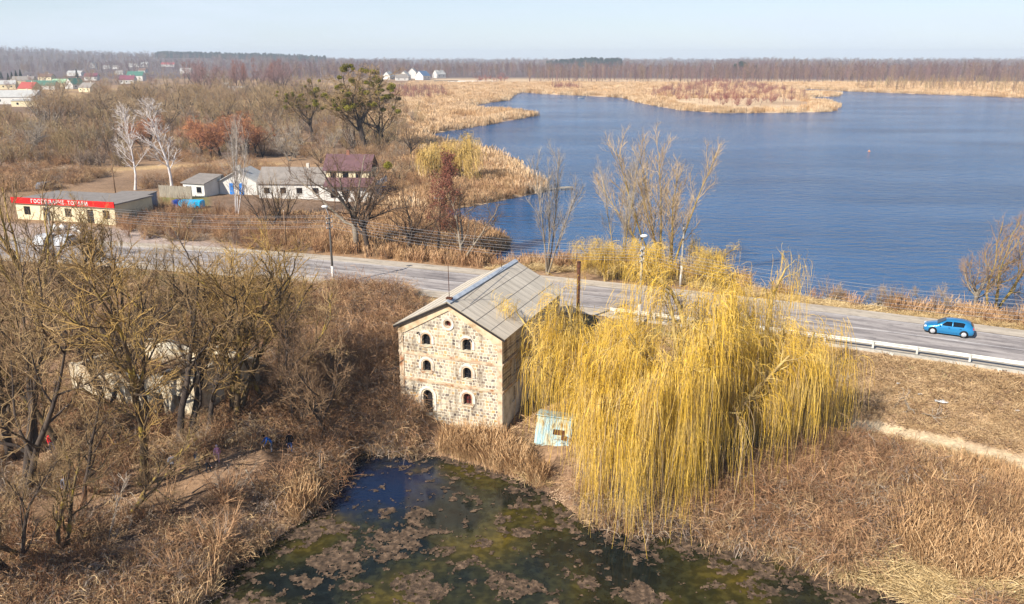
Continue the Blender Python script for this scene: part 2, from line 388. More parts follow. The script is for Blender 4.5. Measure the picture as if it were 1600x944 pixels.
def lake_mat():
    m = bpy.data.materials.new("lake_water"); m.use_nodes = True; N = m.node_tree.nodes; L = m.node_tree.links; b = N["Principled BSDF"]
    b.inputs["Roughness"].default_value = .12; b.inputs["IOR"].default_value = 1.333
    tc = N.new("ShaderNodeTexCoord")
    def noi(s, sc_, d, rot=0.5):
        mp = N.new("ShaderNodeMapping"); mp.inputs["Scale"].default_value = sc_; mp.inputs["Rotation"].default_value = (0, 0, rot); L.new(tc.outputs["Object"], mp.inputs[0])
        q = N.new("ShaderNodeTexNoise"); q.inputs["Scale"].default_value = s; q.inputs["Detail"].default_value = d; q.inputs["Roughness"].default_value = .6; L.new(mp.outputs[0], q.inputs["Vector"]); return q
    cr = N.new("ShaderNodeValToRGB"); cr.color_ramp.elements[0].position = .35; cr.color_ramp.elements[0].color = (.012, .062, .155, 1); cr.color_ramp.elements[1].position = .7; cr.color_ramp.elements[1].color = (.024, .105, .24, 1)
    L.new(noi(.012, (1, 2.2, 1), 6).outputs["Fac"], cr.inputs[0]); L.new(cr.outputs[0], b.inputs["Base Color"])
    ws_ = noi(.009, (1, 3.2, 1), 5, .2); wm_ = N.new("ShaderNodeMapRange"); wm_.inputs[1].default_value = .38; wm_.inputs[2].default_value = .62; wm_.inputs[3].default_value = .35; wm_.inputs[4].default_value = 1.0; L.new(ws_.outputs["Fac"], wm_.inputs[0])
    w1 = noi(.6, (.42, 1, 1), 5, .25); w2 = noi(.05, (.5, 1, 1), 3, .1)
    b1 = N.new("ShaderNodeBump"); L.new(wm_.outputs[0], b1.inputs["Strength"]); b1.inputs["Distance"].default_value = 1.8; L.new(w1.outputs["Fac"], b1.inputs["Height"])
    b2 = N.new("ShaderNodeBump"); b2.inputs["Strength"].default_value = .3; b2.inputs["Distance"].default_value = 1.2; L.new(w2.outputs["Fac"], b2.inputs["Height"]); L.new(b1.outputs[0], b2.inputs["Normal"])
    L.new(b2.outputs[0], b.inputs["Normal"])
    return m
LK2 = [(-60, 90), (110, 20), (180, -80), (420, -180), (950, 80), (960, 440), (700, 700), (0, 700), (-60, 400)]
# the lake sheet runs under the banks; the ground dips below it where the water shows
fill_poly("lake", LAKE, W_Z, lake_mat())

def pond_mat():
    m = bpy.data.materials.new("pond_water"); m.use_nodes = True; N = m.node_tree.nodes; L = m.node_tree.links; b = N["Principled BSDF"]
    b.inputs["Roughness"].default_value = .08; b.inputs["IOR"].default_value = 1.333; b.inputs["Specular IOR Level"].default_value = .5
    tc = N.new("ShaderNodeTexCoord")
    def noi(s, d, off=0):
        mp = N.new("ShaderNodeMapping"); mp.inputs["Location"].default_value = (off, off * .7, 0); L.new(tc.outputs["Object"], mp.inputs[0])
        q = N.new("ShaderNodeTexNoise"); q.inputs["Scale"].default_value = s; q.inputs["Detail"].default_value = d; L.new(mp.outputs[0], q.inputs["Vector"]); return q
    c1 = N.new("ShaderNodeValToRGB"); e = c1.color_ramp.elements
    e[0].position = .40; e[0].color = (.010, .015, .014, 1); e[1].position = .72; e[1].color = (.105, .078, .012, 1); k = e.new(.52); k.color = (.034, .034, .013, 1)
    L.new(noi(.16, 4, 3.3).outputs["Fac"], c1.inputs[0])
    c2 = N.new("ShaderNodeValToRGB"); c2.color_ramp.elements[0].position = .45; c2.color_ramp.elements[0].color = (.6, .6, .6, 1); c2.color_ramp.elements[1].position = .62; c2.color_ramp.elements[1].color = (1.2, 1.15, 1.1, 1)
    L.new(noi(1.8, 8).outputs["Fac"], c2.inputs[0])
    mx = N.new("ShaderNodeMix"); mx.data_type = 'RGBA'; mx.blend_type = 'MULTIPLY'; mx.inputs[0].default_value = 1; L.new(c1.outputs[0], mx.inputs[6]); L.new(c2.outputs[0], mx.inputs[7])
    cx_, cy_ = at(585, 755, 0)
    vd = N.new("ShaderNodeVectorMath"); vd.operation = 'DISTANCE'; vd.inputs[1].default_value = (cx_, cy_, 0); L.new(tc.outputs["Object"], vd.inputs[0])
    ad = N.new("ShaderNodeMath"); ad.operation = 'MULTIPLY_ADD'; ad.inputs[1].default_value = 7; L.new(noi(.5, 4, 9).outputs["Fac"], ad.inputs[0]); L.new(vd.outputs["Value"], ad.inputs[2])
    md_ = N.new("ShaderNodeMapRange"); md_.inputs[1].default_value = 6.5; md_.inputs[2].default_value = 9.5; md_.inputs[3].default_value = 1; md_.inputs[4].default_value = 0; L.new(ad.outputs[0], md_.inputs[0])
    mb = N.new("ShaderNodeMix"); mb.data_type = 'RGBA'; L.new(md_.outputs[0], mb.inputs[0]); L.new(mx.outputs[2], mb.inputs[6]); mb.inputs[7].default_value = (.008, .016, .042, 1)  # blue sky reflection put into the base colour around this spot
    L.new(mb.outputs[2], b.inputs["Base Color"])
    bp = N.new("ShaderNodeBump"); bp.inputs["Strength"].default_value = .08; bp.inputs["Distance"].default_value = .05; L.new(noi(3, 3).outputs["Fac"], bp.inputs["Height"]); L.new(bp.outputs[0], b.inputs["Normal"])
    return m
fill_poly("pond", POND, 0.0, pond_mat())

def fbm(x, y, seed=0, oct=5, base=.5):
    g = np.random.default_rng(seed); out = np.zeros_like(x); amp = 1.0; f = base; tot = 0
    for _ in range(oct):
        T = g.random((64, 64)); ix = np.floor(x * f).astype(int); iy = np.floor(y * f).astype(int); fx = x * f - ix; fy = y * f - iy
        fx = fx * fx * (3 - 2 * fx); fy = fy * fy * (3 - 2 * fy)
        q = lambda a, b: T[a % 64, b % 64]
        out += amp * ((q(ix, iy) * (1 - fx) + q(ix + 1, iy) * fx) * (1 - fy) + (q(ix, iy + 1) * (1 - fx) + q(ix + 1, iy + 1) * fx) * fy)
        tot += amp; amp *= .55; f *= 2.07
    return out / tot

def floating_mats():
    s = .085
    xs = np.arange(-34, 34, s); ys = np.arange(28, 64, s); X, Y = np.meshgrid(xs, ys, indexing='ij')
    n1 = fbm(X, Y, 3, 5, .9); n2 = fbm(X, Y, 5, 5, .35); n3 = fbm(X, Y, 9, 4, 2.2)
    sd = sdpoly(X.ravel(), Y.ravel(), POND).reshape(X.shape)
    v = -0.6 + 0 * X
    big = [(635, 843, 46, 26, .1), (520, 880, 44, 26, .3), (600, 800, 22, 14, 0), (650, 806, 20, 12, 0), (655, 920, 52, 20, 0), (790, 915, 30, 24, .3), (580, 760, 6, 5, 0), (540, 822, 14, 8, 0),
           (625, 870, 28, 10, 0), (845, 918, 20, 16, 0), (910, 910, 24, 14, 0), (780, 815, 16, 14, 0), (760, 850, 20, 8, 0), (815, 835, 14, 8, 0), (720, 880, 28, 9, 0), (700, 860, 18, 8, 0), (470, 905, 18, 9, 0),
           (400, 940, 40, 22, 0), (440, 838, 34, 18, .2), (490, 825, 30, 16, 0), (380, 900, 30, 14, 0), (560, 915, 22, 8, 0), (990, 925, 30, 12, 0), (1010, 940, 40, 12, 0), (560, 790, 12, 6, 0), (735, 910, 14, 10, 0)]
    for px, py, rx, ry, rt in big:
        cx, cy = at(px, py, 0); ex, _ = at(px + rx, py, 0); _, ey = at(px, py - ry, 0)
        d = np.sqrt(((X - cx) / (ex - cx)) ** 2 + ((Y - cy) / (ey - cy)) ** 2)
        v = np.maximum(v, 1.0 - d)
    m = (v * .9 + (n1 - .5) * 2.6 + (n3 - .5) * .9) > .12
    # loose scum that thickens towards the banks
    bank = np.exp(sd / 2.2)                                     # 1 at bank
    p_ = np.array([at(a, b, 0) for a, b in [(1000, 850), (1180, 940)]]); east = sstep(3, 14, X - 2 + (Y - 47) * .6)
    top = sstep(54.5, 57.5, Y) * sstep(-4, -1, X)
    m |= (n3 * .55 + n1 * .45 + .24 * bank + .10 * east * sstep(30, 18, X) + .14 * top) > .65
    m |= (n3 + .5 * (n2 - .5)) > .74
    blue = sdpoly(X.ravel(), Y.ravel(), poly_at([(530, 715), (620, 722), (640, 790), (560, 800), (500, 800)], 0)).reshape(X.shape)
    m &= ~((blue < 0) & (n3 < .68))
    m &= (sd < -.05); m &= ~(fbm(X, Y, 21, 4, 3.5) > .66)
    I = np.argwhere(m); base = np.stack([xs[I[:, 0]], ys[I[:, 1]]], 1)
    # shared grid vertices so the sheet is continuous
    gx, gy = len(xs) + 1, len(ys) + 1; i, j = I[:, 0], I[:, 1]
    q = np.stack([i * gy + j, (i + 1) * gy + j, (i + 1) * gy + j + 1, i * gy + j + 1], 1)
    u, inv = np.unique(q.ravel(), return_inverse=True); ui, uj = u // gy, u % gy
    g = np.random.default_rng(2); jx = (g.random((2, len(u))) - .5) * s * .7
    zz = .012 + .05 * np.abs(g.normal(size=len(u))) * 0.6
    V = np.stack([xs[0] + ui * s - s / 2 + jx[0], ys[0] + uj * s - s / 2 + jx[1], zz], 1)
    m_ = mat("dead_weed", [lin(44, 35, 27), lin(82, 66, 51), lin(128, 105, 84)], .95, 2.4, 9, bump=.8, bscale=12)
    me = npmesh("floating_weed", V, inv.reshape(-1, 4), m_)
    tag(link("floating_weed", me), "brown mats of dead weed floating on the dark pond", "floating weed", kind="stuff")
floating_mats()

# ------------------------------------------------------------------ road
def strip(name, ts_, z, m, i0=0, i1=400):
    P = RC[i0:i1]; Nn = RN[i0:i1]; n = len(P); k = len(ts_)
    V = np.concatenate([np.concatenate([P + Nn * t_, np.full((n, 1), z)], 1)[:, None] for t_ in ts_], 1).reshape(-1, 3)
    I = np.arange(n * k).reshape(n, k); Fq = np.stack([I[:-1, :-1], I[1:, :-1], I[1:, 1:], I[:-1, 1:]], -1).reshape(-1, 4)
    me = npmesh(name, V, Fq, m)
    s = np.concatenate([[0], np.cumsum(np.linalg.norm(np.diff(P, axis=0), axis=1))])
    uv = me.uv_layers.new(name="UVMap"); li = np.empty(len(me.loops), dtype=np.int32); me.loops.foreach_get("vertex_index", li)
    UV = np.stack([np.repeat(s, k), np.tile(ts_, n)], 1); uv.data.foreach_set("uv", UV[li].astype(np.float32).ravel())
    return tag(link(name, me), kind="structure")

def road_mat(name, c0, c1, tracks=True):
    m = bpy.data.materials.new(name); m.use_nodes = True; N = m.node_tree.nodes; L = m.node_tree.links; b = N["Principled BSDF"]; b.inputs["Roughness"].default_value = .9; b.inputs["Specular IOR Level"].default_value = .2
    uv = N.new("ShaderNodeUVMap"); mp = N.new("ShaderNodeMapping"); mp.inputs["Scale"].default_value = (.12, 1, 1); L.new(uv.outputs[0], mp.inputs[0])
    n1 = N.new("ShaderNodeTexNoise"); n1.inputs["Scale"].default_value = 1.1; n1.inputs["Detail"].default_value = 7; n1.inputs["Roughness"].default_value = .65; L.new(mp.outputs[0], n1.inputs["Vector"])
    mp2 = N.new("ShaderNodeMapping"); mp2.inputs["Scale"].default_value = (.6, 1, 1); L.new(uv.outputs[0], mp2.inputs[0])
    n2 = N.new("ShaderNodeTexNoise"); n2.inputs["Scale"].default_value = 1.3; n2.inputs["Detail"].default_value = 9; n2.inputs["Roughness"].default_value = .75; L.new(mp2.outputs[0], n2.inputs["Vector"])
    cr = N.new("ShaderNodeValToRGB"); cr.color_ramp.elements[0].position = .36; cr.color_ramp.elements[0].color = c0; cr.color_ramp.elements[1].position = .6; cr.color_ramp.elements[1].color = c1; L.new(n1.outputs["Fac"], cr.inputs[0])
    c2 = N.new("ShaderNodeValToRGB"); c2.color_ramp.elements[0].position = .33; c2.color_ramp.elements[0].color = (.5, .5, .52, 1); c2.color_ramp.elements[1].position = .5; c2.color_ramp.elements[1].color = (1.05, 1.05, 1.05, 1); L.new(n2.outputs["Fac"], c2.inputs[0])
    mx = N.new("ShaderNodeMix"); mx.data_type = 'RGBA'; mx.blend_type = 'MULTIPLY'; mx.inputs[0].default_value = .75; L.new(cr.outputs[0], mx.inputs[6]); L.new(c2.outputs[0], mx.inputs[7])
    L.new(mx.outputs[2], b.inputs["Base Color"]); return m
asph = road_mat("old_asphalt", lin(118, 111, 108), lin(168, 159, 152)); shol = road_mat("pale_shoulder", lin(160, 146, 128), lin(186, 174, 156))
strip("road", np.linspace(-4.2, 4.0, 9), R_Z, asph)
strip("road_shoulder", np.array([4.0, 4.8, 5.6, 6.45]), R_Z - .004, shol)
strip("road_shoulder", np.array([-6.5, -5.4, -4.2]), R_Z - .004, shol)
def line_mat():
    m = road_mat("worn_road_paint", lin(176, 170, 166), lin(205, 200, 194)); return m
lm = line_mat()
strip("road_marking", np.array([-.07, .07]), R_Z + .004, lm)
strip("road_marking", np.array([-3.85, -3.72]), R_Z + .004, lm)
strip("road_marking", np.array([3.6, 3.72]), R_Z + .004, lm)
# kerb of concrete under the guard rail
def near_idx(x, y): return int(np.argmin((RC[:, 0] - x) ** 2 + (RC[:, 1] - y) ** 2))
i_rail = near_idx(12, 84)
def kerb():
    P = RC[i_rail:]; Nn = RN[i_rail:]; m = mat("concrete_kerb", [lin(140, 134, 122), lin(178, 170, 156)], .85, 1.5)
    prof = [(-6.0, 5.40), (-6.0, 5.62), (-6.5, 5.62), (-6.5, 5.0)]
    n = len(P); V = np.concatenate([np.concatenate([P + Nn * t_, np.full((n, 1), z_)], 1)[:, None] for t_, z_ in prof], 1).reshape(-1, 3)
    I = np.arange(n * 4).reshape(n, 4); Fq = np.stack([I[:-1, :-1], I[:-1, 1:], I[1:, 1:], I[1:, :-1]], -1).reshape(-1, 4)
    tag(link("kerb", npmesh("kerb", V, Fq, m)), kind="structure")
kerb()
# ------------------------------------------------------------------ solids
class MB:
    """collects boxes, prisms and rods, becomes one mesh object"""
    def __init__(s): s.bm = bmesh.new()
    def box(s, c, d, rz=0, mi=0, bev=0, M=None):
        r = bmesh.ops.create_cube(s.bm, size=1); vs = r['verts']
        T = Matrix.Translation(c) @ Matrix.Rotation(rz, 4, 'Z') @ Matrix.Diagonal((*d, 1))
        if M is not None: T = M @ T
        bmesh.ops.transform(s.bm, matrix=T, verts=vs)
        fs = {f for v in vs for f in v.link_faces}
        for f in fs: f.material_index = mi
        if bev: bmesh.ops.bevel(s.bm, geom=list({e for v in vs for e in v.link_edges}), offset=bev, segments=2, affect='EDGES')
        return s
    def rod(s, a, b, r, n=8, r2=None, mi=0):
        a, b = Vector(a), Vector(b); d = b - a
        q = bmesh.ops.create_cone(s.bm, cap_ends=True, segments=n, radius1=r, radius2=r if r2 is None else r2, depth=d.length)
        bmesh.ops.transform(s.bm, matrix=Matrix.Translation((a + b) / 2) @ d.to_track_quat('Z', 'Y').to_matrix().to_4x4(), verts=q['verts'])
        for f in {f for v in q['verts'] for f in v.link_faces}: f.material_index = mi; f.smooth = n > 8
        return s
    def prism(s, prof, x0, x1, M=None, mi=0):
        """profile (y,z) extruded along x"""
        A = [s.bm.verts.new((x0, y, z)) for y, z in prof]; B = [s.bm.verts.new((x1, y, z)) for y, z in prof]; n = len(prof)
        fs = [s.bm.faces.new(A[::-1]), s.bm.faces.new(B)] + [s.bm.faces.new((A[i], A[(i + 1) % n], B[(i + 1) % n], B[i])) for i in range(n)]
        for f in fs: f.material_index = mi
        if M is not None: bmesh.ops.transform(s.bm, matrix=M, verts=A + B)
        return s
    def sphere(s, c, r, sc_=(1, 1, 1), sub=2, mi=0):
        q = bmesh.ops.create_icosphere(s.bm, subdivisions=sub, radius=r); bmesh.ops.transform(s.bm, matrix=Matrix.Translation(c) @ Matrix.Diagonal((*sc_, 1)), verts=q['verts'])
        for f in {f for v in q['verts'] for f in v.link_faces}: f.material_index = mi; f.smooth = True
        return s
    def build(s, name, m, parent=None, smooth=False):
        bmesh.ops.recalc_face_normals(s.bm, faces=s.bm.faces)
        me = bpy.data.meshes.new(name); s.bm.to_mesh(me); s.bm.free()
        for x in (m if isinstance(m, (list, tuple)) else [m]): me.materials.append(x)
        if smooth:
            for p in me.polygons: p.use_smooth = True
        return link(name, me, parent)

def holed_wall(name, outer, holes, thick, M, m, parent, back=True):
    """wall in local x-z plane, front face at y=0, going back to y=thick, with openings"""
    bm = bmesh.new(); loops = []
    for lp in [outer] + holes:
        vs = [bm.verts.new((x, 0, z)) for x, z in lp]; es = [bm.edges.new((vs[i], vs[(i + 1) % len(vs)])) for i in range(len(vs))]; loops.append((vs, es))
    bmesh.ops.triangle_fill(bm, use_beauty=True, use_dissolve=False, edges=[e for l in loops for e in l[1]])
    ff = list(bm.faces)
    for k, (vs, es) in enumerate(loops):
        bk = [bm.verts.new((v.co.x, thick, v.co.z)) for v in vs]
        for i in range(len(vs)):
            j = (i + 1) % len(vs); bm.faces.new((vs[i], vs[j], bk[j], bk[i]))
    bmesh.ops.recalc_face_normals(bm, faces=bm.faces)
    bmesh.ops.transform(bm, matrix=M, verts=bm.verts)
    me = bpy.data.meshes.new(name); bm.to_mesh(me); bm.free(); me.materials.append(m); return link(name, me, parent)

def arch(cx, z0, w_, h, n=8):
    r = w_ / 2; pts = [(cx - r, z0), (cx + r, z0)]
    for i in range(n + 1):
        a = math.pi * i / n; pts.append((cx + r * math.cos(a), z0 + h - r + r * math.sin(a)))
    return pts

def ring_mesh(name, inner, outer, y0, y1, M, m, parent):
    """band between two open outlines of equal length, from y0 (front) to y1"""
    bm = bmesh.new(); n = len(inner)
    a = [bm.verts.new((x, y0, z)) for x, z in inner]; b = [bm.verts.new((x, y0, z)) for x, z in outer]
    c = [bm.verts.new((x, y1, z)) for x, z in inner]; d = [bm.verts.new((x, y1, z)) for x, z in outer]
    for i in range(n - 1):
        bm.faces.new((a[i], a[i + 1], b[i + 1], b[i])); bm.faces.new((b[i], b[i + 1], d[i + 1], d[i])); bm.faces.new((a[i], a[i + 1], c[i + 1], c[i]))
    bm.faces.new((a[0], b[0], d[0], c[0])); bm.faces.new((a[-1], b[-1], d[-1], c[-1]))
    bmesh.ops.recalc_face_normals(bm, faces=bm.faces); bmesh.ops.transform(bm, matrix=M, verts=bm.verts)
    me = bpy.data.meshes.new(name); bm.to_mesh(me); bm.free(); me.materials.append(m); return link(name, me, parent)

def plain(name, c, rough=.7, metallic=0, ns=4, var=.18, **k):
    c = np.array(c[:3]); return mat(name, [tuple(c * (1 - var)) + (1,), tuple(np.minimum(c * (1 + var), .95)) + (1,)], rough, ns, metallic=metallic, **k)

M_ = {}
M_['plaster'] = mat("dirty_plaster", [lin(152, 140, 124), lin(208, 198, 182), lin(228, 220, 206)], .9, 1.1, 8, bump=.3, bscale=14)
M_['brick_trim'] = mat("plastered_brick_trim", [lin(150, 100, 66), lin(196, 172, 142), lin(212, 196, 170)], .9, 1.6, 8, bump=.3, bscale=14)
M_['cornice'] = mat("cream_cornice", [lin(158, 128, 92), lin(206, 182, 148), lin(214, 194, 164)], .9, .9, 8, bump=.2, bscale=16)
M_['dark'] = plain("dark_wood", lin(40, 34, 32)); M_['glass'] = plain("dark_glass", lin(26, 28, 34), .15)
M_['rust'] = mat("rusty_iron", [lin(54, 34, 26), lin(104, 60, 38)], .85, 5)
M_['redboard'] = mat("red_brown_boards", [lin(78, 30, 24), lin(112, 48, 38)], .8, 4)
M_['white'] = mat("white_paint", [lin(186, 184, 178), lin(226, 224, 218)], .7, 1.5)
M_['steel'] = plain("grey_steel", lin(130, 132, 134), .45, .6)
M_['concrete'] = mat("pole_concrete", [lin(128, 122, 112), lin(170, 162, 148)], .9, 3)
M_['woodpole'] = mat("pole_wood", [lin(92, 70, 52), lin(140, 112, 84)], .9, 4, stretch=(1, 1, .15))

def stone_mat():
    m = bpy.data.materials.new("field_stone_masonry"); m.use_nodes = True; N = m.node_tree.nodes; L = m.node_tree.links; b = N["Principled BSDF"]; b.inputs["Roughness"].default_value = .92; b.inputs["Specular IOR Level"].default_value = .15
    tc = N.new("ShaderNodeTexCoord"); mp = N.new("ShaderNodeMapping"); mp.inputs["Rotation"].default_value = (math.radians(-90), 0, 0); L.new(tc.outputs["Object"], mp.inputs[0])
    nz = N.new("ShaderNodeTexNoise"); nz.inputs["Scale"].default_value = 1.6; nz.inputs["Detail"].default_value = 3; L.new(mp.outputs[0], nz.inputs["Vector"])
    vm = N.new("ShaderNodeVectorMath"); vm.operation = 'MULTIPLY_ADD'; vm.inputs[1].default_value = (.34, .26, 0); L.new(nz.outputs["Color"], vm.inputs[0]); L.new(mp.outputs[0], vm.inputs[2])
    br = N.new("ShaderNodeTexBrick"); br.inputs["Scale"].default_value = 1.0; br.inputs["Brick Width"].default_value = .36; br.inputs["Row Height"].default_value = .27; br.inputs["Mortar Size"].default_value = .034; br.inputs["Mortar Smooth"].default_value = .2
    br.inputs["Color1"].default_value = (0, 0, 0, 1); br.inputs["Color2"].default_value = (1, 1, 1, 1); br.inputs["Bias"].default_value = 0; br.offset = .45; br.squash = .8; br.squash_frequency = 3
    L.new(vm.outputs[0], br.inputs["Vector"])
    cr = N.new("ShaderNodeValToRGB"); cr.color_ramp.interpolation = 'LINEAR'; e = cr.color_ramp.elements
    e[0].position = .0; e[0].color = lin(112, 102, 96); e[1].position = 1; e[1].color = lin(206, 190, 156)
    for p_, c in [(.18, lin(158, 142, 124)), (.35, lin(200, 182, 152)), (.5, lin(134, 124, 116)), (.65, lin(196, 160, 108)), (.82, lin(182, 170, 152))]:
        x = e.new(p_); x.color = c
    L.new(br.outputs["Color"], cr.inputs[0])
    mx = N.new("ShaderNodeMix"); mx.data_type = 'RGBA'; n4 = N.new("ShaderNodeTexNoise"); n4.inputs["Scale"].default_value = .9; n4.inputs["Detail"].default_value = 9; n4.inputs["Roughness"].default_value = .75; L.new(tc.outputs["Object"], n4.inputs["Vector"])
    mr4 = N.new("ShaderNodeMapRange"); mr4.inputs[1].default_value = .50; mr4.inputs[2].default_value = .62; mr4.inputs[3].default_value = 0; mr4.inputs[4].default_value = .6; L.new(n4.outputs["Fac"], mr4.inputs[0])
    mxx = N.new("ShaderNodeMath"); mxx.operation = 'MAXIMUM'; L.new(br.outputs["Fac"], mxx.inputs[0]); L.new(mr4.outputs[0], mxx.inputs[1]); L.new(mxx.outputs[0], mx.inputs[0]); L.new(cr.outputs[0], mx.inputs[6]); mx.inputs[7].default_value = lin(218, 207, 184)
    # grime with a shape of its own: dark rising damp + streaks
    st = N.new("ShaderNodeMapping"); st.inputs["Scale"].default_value = (1.3, 1.3, .35); L.new(tc.outputs["Object"], st.inputs[0])
    n2 = N.new("ShaderNodeTexNoise"); n2.inputs["Scale"].default_value = .8; n2.inputs["Detail"].default_value = 7; n2.inputs["Roughness"].default_value = .7; L.new(st.outputs[0], n2.inputs["Vector"])
    c2 = N.new("ShaderNodeValToRGB"); c2.color_ramp.elements[0].position = .38; c2.color_ramp.elements[0].color = (.36, .32, .30, 1); c2.color_ramp.elements[1].position = .50; c2.color_ramp.elements[1].color = (1, 1, 1, 1); L.new(n2.outputs["Fac"], c2.inputs[0])
    m2 = N.new("ShaderNodeMix"); m2.data_type = 'RGBA'; m2.blend_type = 'MULTIPLY'; m2.inputs[0].default_value = .8; L.new(mx.outputs[2], m2.inputs[6]); L.new(c2.outputs[0], m2.inputs[7])
    L.new(m2.outputs[2], b.inputs["Base Color"])
    bp = N.new("ShaderNodeBump"); bp.invert = True; bp.inputs["Strength"].default_value = .7; bp.inputs["Distance"].default_value = .04; L.new(br.outputs["Fac"], bp.inputs["Height"]); L.new(bp.outputs[0], b.inputs["Normal"])
    return m

def sheet_mat(name, c0, c1, line, joint_y=1.15, corr=7.0, axis='X'):
    """corrugated sheets: uv-free, local x across the corrugation (along ridge), local y down the slope"""
    m = bpy.data.materials.new(name); m.use_nodes = True; N = m.node_tree.nodes; L = m.node_tree.links; b = N["Principled BSDF"]; b.inputs["Roughness"].default_value = .85; b.inputs["Specular IOR Level"].default_value = .2
    tc = N.new("ShaderNodeTexCoord"); mp = N.new("ShaderNodeMapping"); mp.inputs["Scale"].default_value = (1.6, .22, .22); L.new(tc.outputs["Object"], mp.inputs[0])
    n1 = N.new("ShaderNodeTexNoise"); n1.inputs["Scale"].default_value = 1.2; n1.inputs["Detail"].default_value = 9; n1.inputs["Roughness"].default_value = .7; L.new(mp.outputs[0], n1.inputs["Vector"])
    cr = N.new("ShaderNodeValToRGB"); cr.color_ramp.elements[0].position = .3; cr.color_ramp.elements[0].color = c0; cr.color_ramp.elements[1].position = .68; cr.color_ramp.elements[1].color = c1; L.new(n1.outputs["Fac"], cr.inputs[0])
    br = N.new("ShaderNodeTexBrick"); br.inputs["Brick Width"].default_value = 1.0; br.inputs["Row Height"].default_value = joint_y; br.inputs["Mortar Size"].default_value = .022; br.offset = 0; br.inputs["Scale"].default_value = 1
    br.inputs["Color1"].default_value = (.9, .9, .9, 1); br.inputs["Color2"].default_value = (1.06, 1.06, 1.06, 1); br.inputs["Mortar"].default_value = line
    L.new(tc.outputs["Object"], br.inputs["Vector"])
    mx = N.new("ShaderNodeMix"); mx.data_type = 'RGBA'; mx.blend_type = 'MULTIPLY'; mx.inputs[0].default_value = .8; L.new(cr.outputs[0], mx.inputs[6]); L.new(br.outputs["Color"], mx.inputs[7]); L.new(mx.outputs[2], b.inputs["Base Color"])
    wv = N.new("ShaderNodeTexWave"); wv.inputs["Scale"].default_value = corr / 6.28 * 1.0; wv.bands_direction = 'X'; L.new(tc.outputs["Object"], wv.inputs["Vector"])
    bp = N.new("ShaderNodeBump"); bp.inputs["Strength"].default_value = .35; bp.inputs["Distance"].default_value = .03; L.new(wv.outputs["Fac"], bp.inputs["Height"]); L.new(bp.outputs[0], b.inputs["Normal"])
    return m

